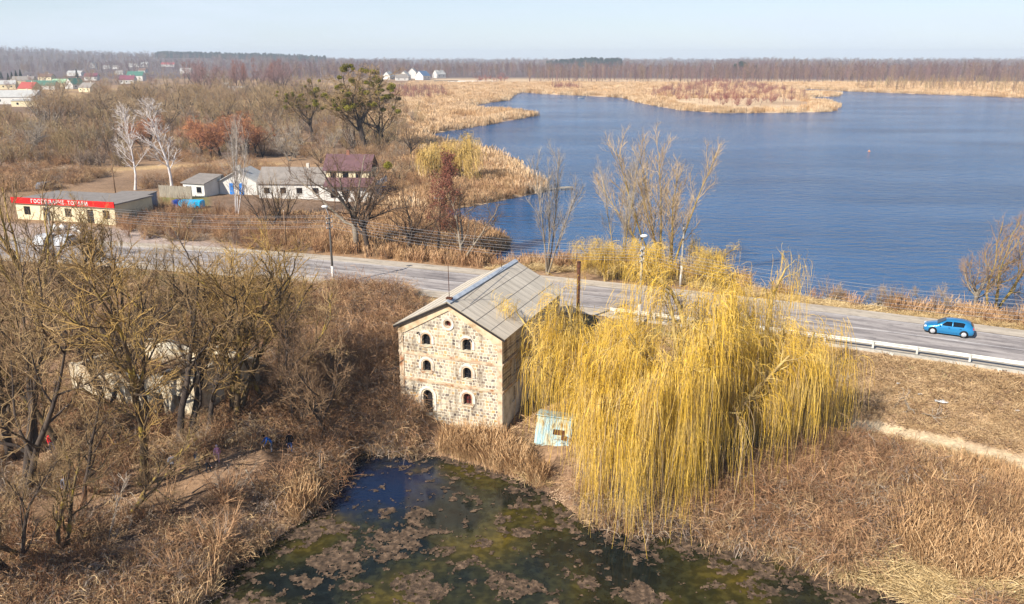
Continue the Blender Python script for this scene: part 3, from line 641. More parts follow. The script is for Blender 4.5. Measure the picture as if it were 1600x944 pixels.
# ------------------------------------------------------------------ the stone mill
def mill():
    wd, ln, eh, rh = 9.3, 14.4, 7.6, 2.35
    c0 = Vector((-0.75, 60.35, 1.85)); th = math.atan2(-.367, .930)       # local x runs along the front wall, left to right
    origin = c0 - Vector((math.cos(th), math.sin(th), 0)) * wd
    root = empty("stone_mill", origin, th)
    tag(root, "three-storey stone mill with arched windows and grey corrugated gable roof", "building")
    st = stone_mat(); I = Matrix.Identity(4)
    x1, x2, xo = 2.55, 6.2, 4.55
    sp = [(x1, 6.05), (x2, 6.05), (x1, 3.75), (x2, 3.62), (x2, 1.35)]
    W = .72; H = .98
    holes = [arch(a, b, W, H) for a, b in sp] + [arch(x1, -.1, .86, 2.2)] + [[(xo + .27 * math.cos(a), 8.15 + .27 * math.sin(a)) for a in np.linspace(0, 2 * math.pi, 15)[:-1]]]
    outer = [(0, -1.3), (wd, -1.3), (wd, eh), (wd / 2, eh + rh), (0, eh)]
    holed_wall("front_wall", outer, holes, .55, I, st, root)
    # side wall (right) with blind arches in white plaster below
    SM = Matrix.Translation((wd, 0, 0)) @ Matrix.Rotation(math.pi / 2, 4, 'Z')
    hs = [arch(y, z, .9, 1.5) for y in (2.4, 6.0, 9.6, 12.6) for z in (1.2, 3.55)]
    holed_wall("side_wall", [(0.55, -1.3), (ln, -1.3), (ln, eh), (0.55, eh)], hs, .5, SM, st, root)
    LM = Matrix.Translation((0, ln, 0)) @ Matrix.Rotation(-math.pi / 2, 4, 'Z')
    holed_wall("side_wall", [(0, -1.3), (ln - .55, -1.3), (ln - .55, eh), (0, eh)], [arch(y, z, .8, 1.1) for y in (2.4, 6.2, 10.4) for z in (1.2, 3.55, 5.9)], .5, LM, st, root)
    BM = Matrix.Translation((wd, ln, 0)) @ Matrix.Rotation(math.pi, 4, 'Z')
    holed_wall("back_wall", [(.5, -1.3), (wd - .5, -1.3), (wd - .5, eh), (wd / 2, eh + rh - .1), (.5, eh)], [arch(3, 3.6, .8, 1.1), arch(6.2, 3.6, .8, 1.1)], .5, BM, st, root)
    # plaster render on the lower storey of the right wall
    holed_wall("plaster_render", [(.02, -1.2), (9, -1.2), (9, 2.7), (.02, 2.7)], [arch(2.4, 1.2, .9, 1.35), arch(6.0, 1.2, .9, 1.35)], .03, Matrix.Translation((wd + .03, 0, 0)) @ Matrix.Rotation(math.pi / 2, 4, 'Z'), M_['plaster'], root)
    MB().box((wd / 2, ln / 2, 2.95), (wd - 1.1, ln - 1.1, .2)).box((wd / 2, ln / 2, 5.3), (wd - 1.1, ln - 1.1, .2)).build("floor_slab", M_['dark'], root)
    # string courses
    for z in (2.95, 5.25):
        MB().box((wd / 2, -.045, z), (wd + .08, .09, .16)).box((wd + .05, ln / 2, z), (.1, ln, .16)).box((wd / 2, -.03, z - .14), (wd + .02, .058, .09)).build("string_course", M_['brick_trim'], root)
    # raking cornice on the gable: cream band
    a = math.atan2(rh, wd / 2); bl = 0.48
    ring_mesh("gable_cornice", [(0, eh - .75), (0.62, eh - .62), (wd / 2, eh + rh - bl - .62 + .42), (wd - .62, eh - .62), (wd, eh - .75)], [(0, eh - .02), (.02, eh - .01), (wd / 2, eh + rh - .02), (wd - .02, eh - .01), (wd, eh - .02)], -.09, .0 - .002, I, M_['cornice'], root)
    # quoins
    for x in (.22, wd - .22):
        MB().box((x, -.03, 3.2), (.42, .056, 8.7)).build("quoin", M_['brick_trim'], root)
    # arched surrounds, windows
    def surround(cx, z0, w_, h, t=.27, legs=.45):
        r = w_ / 2; n = 12; zi = z0 + h - r
        def path(rr): return [(cx - rr, zi - legs)] + [(cx + rr * math.cos(x), zi + rr * math.sin(x)) for x in np.linspace(math.pi, 0, n)] + [(cx + rr, zi - legs)]
        return path(r + .02), path(r + t)
    for k, (cx, z0) in enumerate(sp):
        i_, o_ = surround(cx, z0, W + .26, H + .12, .22); ring_mesh("arch_surround", i_, o_, -.07, -.002, I, M_['plaster'], root)
        i_, o_ = surround(cx, z0, W, H, .14, .55); ring_mesh("brick_arch", i_, o_, -.035, -.002, I, M_['brick_trim'], root)
        MB().box((cx, -.05, z0 - .07), (W + .34, .1, .12)).build("sill", M_['brick_trim'], root)
        m = M_['redboard'] if k == 4 else M_['glass']
        wn = MB().prism([(0, 0)], 0, 0) if False else MB().box((cx, .32, z0 + H / 2), (W + .1, .03, H + .1)); wo = wn.build("window", m, root)
        fr = MB().box((cx, .28, z0 + H / 2), (.05, .05, H)).box((cx, .28, z0 + H * .36), (W, .05, .05))
        if k != 4: fr.box((cx, .28, z0 + H * .7), (W, .04, .04)).build("frame", M_['dark'], wo)
        else: fr.build("frame", M_['dark'], wo)
    i_, o_ = surround(x1, -.1, .86 + .3, 2.2 + .12, .22, 1.3); ring_mesh("arch_surround", i_, o_, -.07, -.002, I, M_['plaster'], root)
    d = MB().box((x1, .45, .9), (.95, .06, 2.4)).build("door", M_['dark'], root); MB().box((x1 + .3, .40, .9), (.05, .06, .2)).build("handle", M_['rust'], d)  # dark panel stands in for the shade inside the open doorway
    oc = lambda r: [(xo + r * math.cos(x), 8.15 + r * math.sin(x)) for x in np.linspace(0, 2 * math.pi, 25)]
    ring_mesh("oculus_surround", oc(.38), oc(.56), -.08, -.002, I, M_['plaster'], root); ring_mesh("brick_arch", oc(.28), oc(.38), -.04, -.002, I, M_['brick_trim'], root)
    MB().box((xo, .3, 8.15), (.62, .03, .62)).build("window", M_['redboard'], root)
    # blind arch fills on the right wall
    for y in (2.4, 6.0, 9.6, 12.6):
        for z in (1.2, 3.55):
            MB().box((wd - .14, y, z + .7), (.05, 1.0, 1.6)).build("blind_niche", M_['plaster'], root)
    # roof: two slopes, each a mesh with local x along the ridge
    sm = sheet_mat("corrugated_asbestos", lin(176, 164, 146), lin(214, 202, 182), (.42, .41, .39, 1), 1.42)
    ov, go, t = .38, .30, .07; sl = math.hypot(wd / 2, rh) + ov
    roof = empty("roof", (0, 0, 0)); roof.parent = root; C_lap = plain("lap_line_grey", lin(104, 98, 88))  # sheet laps are a darker grey than the sheets
    for s in (1, -1):
        Mx = Matrix.Translation((wd / 2, -go, eh + rh + .12)) @ Matrix.Rotation(math.pi / 2, 4, 'Z')    # local x -> +y (along ridge)
        sr = MB(); nseg = int(sl * 1); L_ = ln + 2 * go
        o = MB().box((L_ / 2, -s * sl / 2, -t / 2), (L_, sl, t)).build("roof_slope", sm, roof)
        ML = Mx @ Matrix.Rotation(s * a, 4, 'X'); o.matrix_local = ML
        # sheet edges overlapping, as low ribs
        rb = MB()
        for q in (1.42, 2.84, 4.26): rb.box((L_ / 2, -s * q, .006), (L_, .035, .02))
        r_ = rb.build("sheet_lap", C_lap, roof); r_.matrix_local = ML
    rc_ = mat("ridge_tin", [lin(160, 168, 176), lin(196, 202, 206)], .5, 2)
    MB().prism([(-.3, -.11), (0, .06), (.3, -.11), (.3, -.07), (0, .11), (-.3, -.07)], -go - .02, ln + go + .02, Matrix.Translation((wd / 2, 0, eh + rh + .13)) @ Matrix.Rotation(math.pi / 2, 4, 'Z') @ Matrix.Identity(4)).build("ridge_cap", rc_, roof)
    # eaves boards under the gable edge
    for s in (1, -1):
        e = MB().box((0, 0, 0), (math.hypot(wd / 2, rh) + ov, .06, .2)).build("barge_board", M_['dark'], roof)
        e.matrix_local = Matrix.Translation((wd / 2 + s * (wd / 4 + .15), -go + .05, eh + rh / 2 - .14)) @ Matrix.Rotation(s * a, 4, 'Y')
    MB().rod((wd / 2, .2, eh + rh), (wd / 2 - .05, .2, eh + rh + 3.1), .03, 6).box((wd / 2, .2, eh + rh + .3), (.5, .3, .14)).build("antenna_mast", M_['rust'], root)
    MB().rod((wd / 2, 11.2, eh + rh), (wd / 2, 11.2, eh + rh + 1.5), .03, 6).build("antenna_mast", M_['rust'], root)
    MB().rod((wd / 2 + .4, 10.8, eh + rh + .28), (wd / 2 + .9, 1.0, eh + rh + .05), .02, 5).build("roof_wire", M_['dark'], root)
    for x in (1.9, x2 + .35):
        MB().rod((x, -.02, 7.12), (x, -.22, 7.12), .035, 6).sphere((x, -.24, 7.1), .09).build("insulator", M_['dark'], root)
mill()

# rusty pipe standing behind the mill
def rusty_pipe():
    x, y = at(902, 474, 7.2); x, y = at(902, 520, 4.3); z = hz(x, y)
    h = top_h(x, y, z, 410)
    t = tag(MB().rod((0, 0, -.3), (0, 0, h), .17, 14).rod((0, 0, h), (0, 0, h + .08), .21, 14).rod((0, 0, h * .6), (0, 0, h * .6 + .1), .2, 14).build("chimney_pipe", M_['rust']), "tall rusty pipe standing behind the mill's right rear corner", "pipe")
    t.location = (x, y, z)
rusty_pipe()

# tilted pale blue metal cabin
def cabin():
    x, y = at(862, 690, 1.6); z = 1.1
    r = empty("metal_cabin", (x, y, z), math.radians(-6)); r.rotation_euler = (math.radians(-14), math.radians(4), math.radians(-10))
    tag(r, "rusty pale blue metal cabin leaning on the bank below the willow", "cabin")
    m = bpy.data.materials.new("rusting_pale_blue_paint"); m.use_nodes = True; N = m.node_tree.nodes; L = m.node_tree.links; b = N["Principled BSDF"]; b.inputs["Roughness"].default_value = .7
    tc = N.new("ShaderNodeTexCoord"); mp = N.new("ShaderNodeMapping"); mp.inputs["Scale"].default_value = (1.5, 1, .5); L.new(tc.outputs["Object"], mp.inputs[0])
    n1 = N.new("ShaderNodeTexNoise"); n1.inputs["Scale"].default_value = 1.7; n1.inputs["Detail"].default_value = 6; L.new(mp.outputs[0], n1.inputs["Vector"])
    cr = N.new("ShaderNodeValToRGB"); e = cr.color_ramp.elements; e[0].position = .33; e[0].color = lin(134, 84, 30); e[1].position = .55; e[1].color = lin(160, 192, 198); k = e.new(.42); k.color = lin(190, 190, 160); L.new(n1.outputs["Fac"], cr.inputs[0]); L.new(cr.outputs[0], b.inputs["Base Color"])
    body = MB().box((0, 1.1, 1.2), (2.85, 2.2, 2.4), bev=.12).build("body", m, r)
    for k in range(7): MB().box((-1.2 + k * .4, -.012, 1.2), (.05, .024, 2.1)).build("rib", m, body)
    MB().box((.45, -.02, 1.25), (.95, .03, .42)).build("rust_patch", M_['rust'], body); MB().box((.9, -.02, .85), (.5, .03, .35)).build("rust_patch", M_['rust'], body)
    MB().box((0, 1.1, 2.43), (2.95, 2.3, .07)).build("roof", m, r); MB().box((0, .2, -.06), (2.7, .12, .12)).box((0, 2, -.06), (2.7, .12, .12)).build("skid", M_['dark'], r)
cabin()

# ------------------------------------------------------------------ ruined plastered house among the left trees
def ruin():
    x, y = at(310, 668, 2.3)
    r = empty("ruined_house", (x, y, hz(x, y) - .1), 0)
    tag(r, "roofless ruined house with whitewashed broken walls among the bare trees", "ruin")
    m = mat("whitewashed_ruin", [lin(150, 118, 86), lin(206, 190, 160), lin(228, 218, 196)], .95, .9, 7, bump=.5, bscale=8)
    xf, yf = at(115, 615, 2.3); d = Vector((xf - x, yf - y)); L_ = d.length; th = math.atan2(d.y, d.x)
    r.rotation_euler[2] = th + math.pi        # local x points from the far left end towards the right corner, origin at the corner
    rt = lambda lst: lst
    top = [(0, 4.1), (-1.5, 3.9), (-2.6, 3.2), (-3.5, 3.6), (-5, 3.3), (-6, 2.7), (-7, 3.1), (-9, 3.0), (-10.5, 2.5), (-L_, 2.8)]
    holed_wall("front_wall", [(-L_, -.8), (0, -.8)] + top, [[(-2.4, 1), (-1.3, 1), (-1.3, 2.3), (-2.4, 2.3)], [(-4.7, 0), (-3.7, 0), (-3.7, 2.1), (-4.7, 2.1)], [(-8.2, .9), (-6.9, .9), (-6.9, 2.1), (-8.2, 2.1)]], .45, Matrix.Identity(4), m, r)
    holed_wall("side_wall", [(.46, -.8), (7, -.8), (7, 3.4), (5.2, 3.9), (4.2, 4.4), (3, 5.1), (2, 4.6), (.46, 4.2)], [[(3, .8), (4.2, .8), (4.2, 2.2), (3, 2.2)]], .45, Matrix.Translation((0, 0, 0)) @ Matrix.Rotation(math.pi / 2, 4, 'Z'), m, r)
    holed_wall("back_wall", [(.5, -.8), (L_ - .5, -.8), (L_ - .5, 3), (L_ * .7, 3.6), (L_ * .5, 2.9), (L_ * .3, 3.9), (.5, 3.5)], [[(3, .8), (4.2, .8), (4.2, 2.2), (3, 2.2)], [(7, .8), (8.2, .8), (8.2, 2.2), (7, 2.2)]], .45, Matrix.Translation((0, 7, 0)) @ Matrix.Rotation(math.pi, 4, 'Z'), m, r)
    MB().box((-5.6, 3.5, 1.2), (.35, 6, 3.6)).build("inner_wall", m, r)
    MB().box((-L_ + .25, 3.5, .9), (.4, 6, 3.4)).build("side_wall", m, r)
    bms = MB()
    for k in range(5): bms.rod((-1 - k * 1.1, -.2, 3.7 + .1 * (k % 2)), (-1.6 - k * 1.0, 6.8, 3.6 + .25 * (k % 3)), .09, 6)
    bms.rod((-.5, 1.2, 4.4), (-7, 1.6, 3.4), .1, 6).build("roof_beam", M_['woodpole'], r)
ruin()

# ------------------------------------------------------------------ small houses
def house(label, px, py, w_, d_, h, rh, rz, wall, roof, z=None, over=.3, name="house", group=None, wins=2, shed=False, chim=True, pt=None, cat="house"):
    if pt is None: x, y, zz = ground_at(px, py)
    else: x, y = pt; zz = hz(x, y)
    r = empty(name, (x, y, (zz if z is None else z) - .1), math.radians(rz)); tag(r, label, cat, group)
    b = MB()
    if shed: b.prism([(0, -.6), (d_, -.6), (d_, h + rh), (0, h)], -w_ / 2, w_ / 2)
    else: b.prism([(0, -.6), (d_, -.6), (d_, h), (d_ / 2, h + rh), (0, h)], -w_ / 2, w_ / 2)
    b.build("wall", wall, r)
    t = .14
    if shed:
        rf = MB().prism([(-over, h - over * rh / d_ + .02), (d_ + over, h + rh + over * rh / d_ + .02), (d_ + over, h + rh + over * rh / d_ + .02 + t), (-over, h - over * rh / d_ + .02 + t)], -w_ / 2 - over, w_ / 2 + over)
    else:
        k = rh / (d_ / 2); rf = MB().prism([(-over, h - over * k + .03), (d_ / 2, h + rh + .03), (d_ + over, h - over * k + .03), (d_ + over, h - over * k + .03 + t), (d_ / 2, h + rh + .03 + t), (-over, h - over * k + .03 + t)], -w_ / 2 - over, w_ / 2 + over)
    rf = rf.build("roof", roof, r)
    if chim:
        MB().box((w_ * .2, d_ * .5, h + rh + .35), (.5, .5, 1.1)).build("chimney", M_['plaster'], rf)
    for i in range(wins):
        cx = -w_ / 2 + w_ * (i + .5) / wins
        wo = MB().box((cx, -.02, h * .55), (min(1.1, w_ / wins * .5), .06, 1.1)).build("window", M_['glass'], r)
        MB().box((cx, -.045, h * .55 - .62), (1.3, .1, .1)).build("sill", M_['white'], wo)
    return r

C_ = {}
for k, c in dict(white=(206, 202, 194), cream=(214, 200, 164), greywall=(150, 150, 156), brick=(150, 104, 84)).items(): C_[k] = plain("wall_" + k, lin(*c), .9, ns=.8, var=.1)
for k, c in dict(red=(160, 74, 66), green=(70, 112, 98), grey=(132, 124, 116), lgrey=(174, 172, 166), plum=(104, 76, 78), crimson=(122, 70, 84), blue=(90, 118, 150), brown=(110, 86, 74), lightgreen=(150, 186, 150)).items(): C_[k] = plain("roof_" + k, lin(*c), .7, ns=1.0, var=.15)

def shop():
    x0, y0, z0 = ground_at(28, 342); x1, y1, _ = ground_at(182, 352)
    L_ = math.hypot(x1 - x0, y1 - y0); th = math.atan2(y1 - y0, x1 - x0)
    r = empty("village_shop", (x0, y0, z0 - .1), th); tag(r, "single-storey cream shop with red fascia sign behind the roadside trees", "shop")
    H = top_h(x0, y0, z0, 312); d_ = 9
    holes = [[(L_ * a, .9 if b < .5 else .05), (L_ * a + 1.3, .9 if b < .5 else .05), (L_ * a + 1.3, 2.3), (L_ * a, 2.3)] for a, b in ((.08, 0), (.28, 1), (.5, 0), (.72, 1), (.88, 0)) if L_ * a + 1.3 < L_ - .2]
    holed_wall("front_wall", [(0, -.6), (L_, -.6), (L_, H), (0, H)], holes, .3, Matrix.Identity(4), C_['cream'], r)
    MB().box((.15, d_ / 2 + .15, H / 2 - .3), (.3, d_ - .3, H + .6)).build("side_wall", C_['brick'], r); MB().box((L_ - .15, d_ / 2 + .15, H / 2 - .3), (.3, d_ - .3, H + .6)).build("side_wall", C_['cream'], r); MB().box((L_ / 2, d_ - .15, H / 2 - .3), (L_ - .6, .3, H + .6)).build("back_wall", C_['cream'], r)
    for a, b in ((.08, 0), (.28, 1), (.5, 0), (.72, 1), (.88, 0)):
        if L_ * a + 1.3 > L_ - .2: continue
        if b < .5: MB().box((L_ * a + .65, .16, 1.6), (1.34, .05, 1.5)).build("window", M_['glass'], r)
        else: MB().box((L_ * a + .65, .16, 1.15), (1.34, .05, 2.4)).build("door", M_['dark'], r)
    MB().box((L_ / 2, d_ / 2, H + .1), (L_ + .5, d_ + .5, .2)).build("roof", C_['grey'], r)
    fa = MB().box((L_ / 2, -.32, H + .1), (L_ + .7, .16, .95)).build("fascia", plain("fascia_red", lin(206, 24, 22), .5, var=.06), r)
    xw = L_ * .19
    for word in ("ГОСПОДАРЧІ", "ТОВАРИ"):
        cu = bpy.data.curves.new("lettering", 'FONT'); cu.body = word; cu.size = .84; cu.extrude = .02; cu.align_x = 'LEFT'; cu.align_y = 'CENTER'; cu.space_character = 1.2; cu.offset = .016
        tmp = bpy.data.objects.new("lettering_curve", cu); me = bpy.data.meshes.new_from_object(tmp); bpy.data.objects.remove(tmp); me.name = "lettering"
        o = link("lettering", me, fa, M_['white']); o.location = (xw, -.43, H + .08); o.rotation_euler = (math.pi / 2, 0, 0)
        xw += max(v.co.x for v in me.vertices) + .7
    return x0, y0, L_, th
shop()

def at_h(px, py, z): return at(px, py, z)
# long grey metal warehouse wall right of the shop
def warehouse():
    x0, y0, z0 = ground_at(190, 348); x1, y1, _ = ground_at(247, 325)
    L_ = math.hypot(x1 - x0, y1 - y0); th = math.atan2(y1 - y0, x1 - x0)
    r = empty("storage_shed", (x0, y0, z0 - .1), th); tag(r, "long low storage shed with plain blue-grey metal wall beside the shop", "shed")
    H = top_h(x1, y1, z0, 299)
    gm = mat("blue_grey_cladding", [lin(104, 112, 128), lin(136, 142, 156)], .7, 1.2, stretch=(3, 3, .3))
    MB().box((L_ / 2, 3, H / 2 - .3), (L_, 6, H + .6)).build("wall", gm, r); MB().box((L_ / 2, 3, H + .06), (L_ + .4, 6.4, .12)).build("roof", C_['grey'], r)
    MB().box((L_ * .4, -.03, 1.1), (2.4, .06, 2.2)).build("door", C_['greywall'], r); dw = MB().rod((L_ + .05, -.06, 0), (L_ + .05, -.06, H), .05, 6).build("downpipe", M_['white'], r)
warehouse()
# white house with blue doors
def blue_door_house():
    x, y, z = ground_at(373, 304); H = top_h(x, y, z, 283); A = top_h(x, y, z, 267) - H
    r = empty("gabled_outhouse", (x, y, z - .1), math.radians(-4)); tag(r, "small white gabled house with bright blue double doors", "house")
    wv = C_['white']; w2 = 3.7
    MB().prism([(-w2, -.6), (w2, -.6), (w2, H), (0, H + A), (-w2, H)], 0, 7, Matrix.Rotation(math.pi / 2, 4, 'Z')).build("wall", wv, r)
    k = A / w2; rf = MB().prism([(-w2 - .35, H - .35 * k + .03), (0, H + A + .03), (w2 + .35, H - .35 * k + .03), (w2 + .35, H - .35 * k + .16), (0, H + A + .16), (-w2 - .35, H - .35 * k + .16)], -.4, 7.4, Matrix.Rotation(math.pi / 2, 4, 'Z')).build("roof", C_['lgrey'], r)
    MB().box((0, 1.2, H + A + .4), (.7, .7, 1.2)).build("chimney", wv, rf)
    bl = plain("bright_blue_paint", lin(44, 126, 206), .5, var=.08)
    for s in (-1, 1):
        MB().box((s * .98 - .3, -.05, 1.15), (.85, .08, 2.3)).build("door", bl, r)
    MB().box((-.3, -.04, 1.15), (.9, .06, 2.2)).build("window", M_['plaster'], r)
blue_door_house()
house("low white cottage with two short chimneys behind the board fence", 304, 307, 5.0, 5, 2.6, 1.0, -20, C_['white'], C_['grey'], wins=2, shed=True, chim=False)
hh = house("long white cottage with grey slate roof beside the blue-doored house", 456, 311, 12.6, 7, 3.1, 2.5, -3, C_['white'], C_['grey'], wins=4)
def big_house():
    x, y, z = ground_at(545, 316)
    r = empty("two_storey_house", (x, y, z - .1), math.radians(-4)); tag(r, "two-storey cream house with plum metal roofs and a balcony", "house")
    MB().box((0, 4, 1.2), (9.5, 7, 4.2)).build("lower_wall", C_['white'], r); MB().box((-.6, 5.2, 4.4), (8.4, 5.6, 3)).build("upper_wall", C_['cream'], r)
    MB().prism([(-.6, 3.0), (2.4, 4.4), (2.4, 4.52), (-.6, 3.12)], -4.7, 4.9, Matrix.Translation((0, .2, 0))).build("porch_roof", C_['plum'], r)
    rf = MB().prism([(1.9, 5.7), (5.2, 8.4), (8.5, 5.7), (8.5, 5.84), (5.2, 8.54), (1.9, 5.84)], -5.3, 4.1).build("roof", C_['plum'], r); MB().box((-1, 5.3, 8.7), (.6, .6, 1.1)).build("chimney", C_['brick'], rf)
    for cx in (-3.4, -1, 1.5): MB().box((cx, 2.37, 4.85), (1.1, .06, 1.2)).build("window", M_['glass'], r)
    for cx in (-3, -.6): MB().box((cx, .47, 1.5), (1.1, .06, 1.3)).build("window", M_['glass'], r)
    MB().box((1.6, .47, 1.0), (1.1, .06, 2.2)).build("door", M_['dark'], r)
    MB().box((5.0, 5, 3.15), (1.6, 5, .14)).box((5.75, 5, 3.7), (.06, 5, 1.0)).build("balcony", M_['white'], r); MB().box((5.1, 2.8, 1.2), (.25, .25, 4)).build("balcony_post", M_['white'], r)
big_house()
# fence between, blue tarpaulin tank, and the board fence
def fence(label, pts, h, m, step=2.2, slat=True):
    x0, y0, z0 = ground_at(*pts[0]); r = empty("board_fence", (x0, y0, z0)); tag(r, label, "fence")
    for (a, b) in zip(pts[:-1], pts[1:]):
        xa, ya, za = ground_at(*a); xb, yb, zb = ground_at(*b); d = math.hypot(xb - xa, yb - ya); th = math.atan2(yb - ya, xb - xa); n = int(d / .22)
        pn = MB()
        for i in range(n):
            t = (i + .5) / n; pn.box((xa + (xb - xa) * t - x0, ya + (yb - ya) * t - y0, za + (zb - za) * t - z0 + h / 2 + .05 * math.sin(i * 2.7)), (.19, .04, h), th)
        pn.build("panel", m, r)
        k = max(2, int(d / step))
        for i in range(k + 1):
            t = i / k; MB().box((xa + (xb - xa) * t - x0, ya + (yb - ya) * t - y0 + .09, za - z0 + h / 2 - .1), (.12, .12, h + .3), th).build("post", m, r)
fm = mat("grey_fence_boards", [lin(120, 112, 100), lin(168, 158, 140)], .9, 2, stretch=(4, 4, .4))
fence("grey board fence running from the storage shed to the white cottage", [(250, 308), (300, 311)], 2.3, fm)
fence("pale board fence between the low cottage and the blue-doored house", [(328, 294), (350, 290)], 2.3, fm)
def tarp():
    x, y, z = ground_at(297, 325); r = empty("covered_trailer", (x, y, z), math.radians(-5)); tag(r, "low stack under a bright blue tarpaulin beside the board fence", "tarpaulin")
    MB().box((.4, 0, .75), (4.2, 1.8, 1.3), bev=.15).build("tarpaulin", plain("cyan_tarpaulin", lin(20, 176, 224), .5, var=.12), r)
    MB().box((-2.35, 0, .75), (1.25, 1.84, 1.34), bev=.12).build("flap", plain("navy_tarpaulin", lin(16, 66, 150), .5, var=.12), r)
    for k in (-1.6, 1.8): MB().rod((k, -.95, .28), (k, .95, .28), .28, 12).build("wheel", M_['dark'], r)
tarp()
# sheds and outbuildings between, and the village further off
V = [("large pale-roofed barn at the left edge of the village", 22, 163, 22, 16, 4, 3.4, 4, 'white', 'lgrey', False), ("low open shed with flat white roof and pillars", 38, 167, 13, 6, 3.2, .5, 3, 'cream', 'lgrey', True),
     ("village house with bright red hipped roof", 40, 147, 12, 10, 4, 4.2, -12, 'cream', 'red', False), ("long building with dark green metal roof", 62, 140, 24, 10, 3.4, 3.6, 4, 'white', 'green', False),
     ("long building with faded light green roof", 100, 136, 24, 10, 3.6, 3.2, -4, 'cream', 'lightgreen', False), ("village house with dull green gable end", 124, 139, 11, 10, 4, 4.6, 62, 'white', 'green', False),
     ("village house under a grey slate roof by the dark firs", 35, 132, 20, 10, 3.6, 4, 6, 'cream', 'grey', False), ("small pale house left of the red-roofed one", 12, 139, 12, 9, 3.8, 3, 16, 'cream', 'lgrey', False),
     ("white farm building with a bright pale roof", 116, 119, 22, 12, 5, 3, 0, 'white', 'lgrey', False), ("village house with crimson metal roof", 198, 131, 14, 10, 4, 4, 5, 'white', 'crimson', False),
     ("village house with vivid green metal roof", 211, 127, 17, 11, 6, 4.5, 3, 'white', 'green', False), ("white gable-fronted house on the rise", 150, 107, 12, 12, 6, 8, 88, 'white', 'lgrey', False),
     ("low white farmhouse below the wood", 166, 108, 14, 9, 4, 3, 3, 'white', 'lgrey', False), ("white house half hidden left of the twin farm roofs", 180, 108, 15, 9, 4, 3, -3, 'white', 'grey', False),
     ("pale long-roofed house furthest along the village ridge", 208, 105, 28, 11, 5, 4, 2, 'white', 'lgrey', False), ("white house with small dormer on the ridge", 226, 107, 15, 10, 6, 4, 10, 'white', 'lgrey', False),
     ("white house with dull red roof near the village ridge", 262, 104, 30, 10, 5, 4, 2, 'white', 'red', False), ("tall white house right of the green roof", 222, 118, 10, 9, 7, 3, -5, 'white', 'brown', False),
     ("white cottage in the dip above the green roof", 186, 117, 13, 9, 4, 3, 0, 'white', 'grey', False), ("white house between the tall bare trunks", 290, 115, 18, 10, 6, 3, 3, 'white', 'lgrey', False),
     ("grey-roofed house beside the light green roof", 132, 144, 14, 9, 3.4, 3.4, -30, 'cream', 'grey', False), ("flat pale shed among the olive scrub", 368, 143, 12, 6, 3, .6, 0, 'white', 'lgrey', True),
     ("tiny white shed behind the scrub", 352, 137, 5, 4, 3.2, .8, 0, 'white', 'lgrey', False), ("ridge house with maroon roof beside the conifers", 142, 126, 14, 9, 4.5, 3.6, 8, 'white', 'crimson', False),
     ("brown-roofed cottage under the wooded slope", 70, 126, 16, 9, 4, 3.4, -5, 'cream', 'brown', False)]
for lb, px, py, w_, d_, h, rh, rz, wc, rcx, sh in V: house(lb, px, py, w_, d_, h, rh, rz, C_[wc], C_[rcx], wins=3 if w_ > 13 else 2, shed=sh, name="village_house" if 'house' in lb or 'cottage' in lb else "farm_building", chim=not sh, cat="house" if 'house' in lb or 'cottage' in lb else "farm building")
V2 = [("white house furthest left in the lakeside row", 613, 124, 12, 10, 4, 5, 70, 'lgrey'), ("low white house with grey roof in the lakeside row", 628, 126, 14, 9, 3.4, 4, 12, 'grey'), ("white house with steep pale gable in the lakeside row", 640, 125, 11, 12, 5, 5, 80, 'lgrey'),
      ("tallest white house of the lakeside row", 652, 123, 12, 11, 8, 5, 84, 'lgrey'), ("white lakeside house with blue roof", 667, 125, 15, 12, 5, 5.5, 60, 'blue'), ("white house standing apart right of the blue roof", 690, 122, 14, 11, 5, 5, 40, 'lgrey')]
for lb, px, py, w_, d_, h, rh, rz, rcx in V2: house(lb, px, py, w_, d_, h, rh, rz, C_['white'], C_[rcx], wins=2, name="lakeside_house")
x_, y_, z_ = ground_at(697, 129); fb = empty("footbridge", (x_, y_, z_)); tag(fb, "dark low bridge deck beside the white lakeside houses", "bridge")
MB().box((0, 0, 1.8), (26, 3, .5)).build("deck", M_['dark'], fb)
for k in (-11, -4, 4, 11): MB().box((k, 0, .6), (.6, 2.6, 2.2)).build("pier", M_['concrete'], fb)
MB().box((0, -1.4, 2.7), (26, .1, .12)).build("railing", M_['white'], fb)
# long farm wall by the second track
fence("low pale fence across the far dry field", [(700, 128), (770, 128)], 1.4, M_['white'], 6)
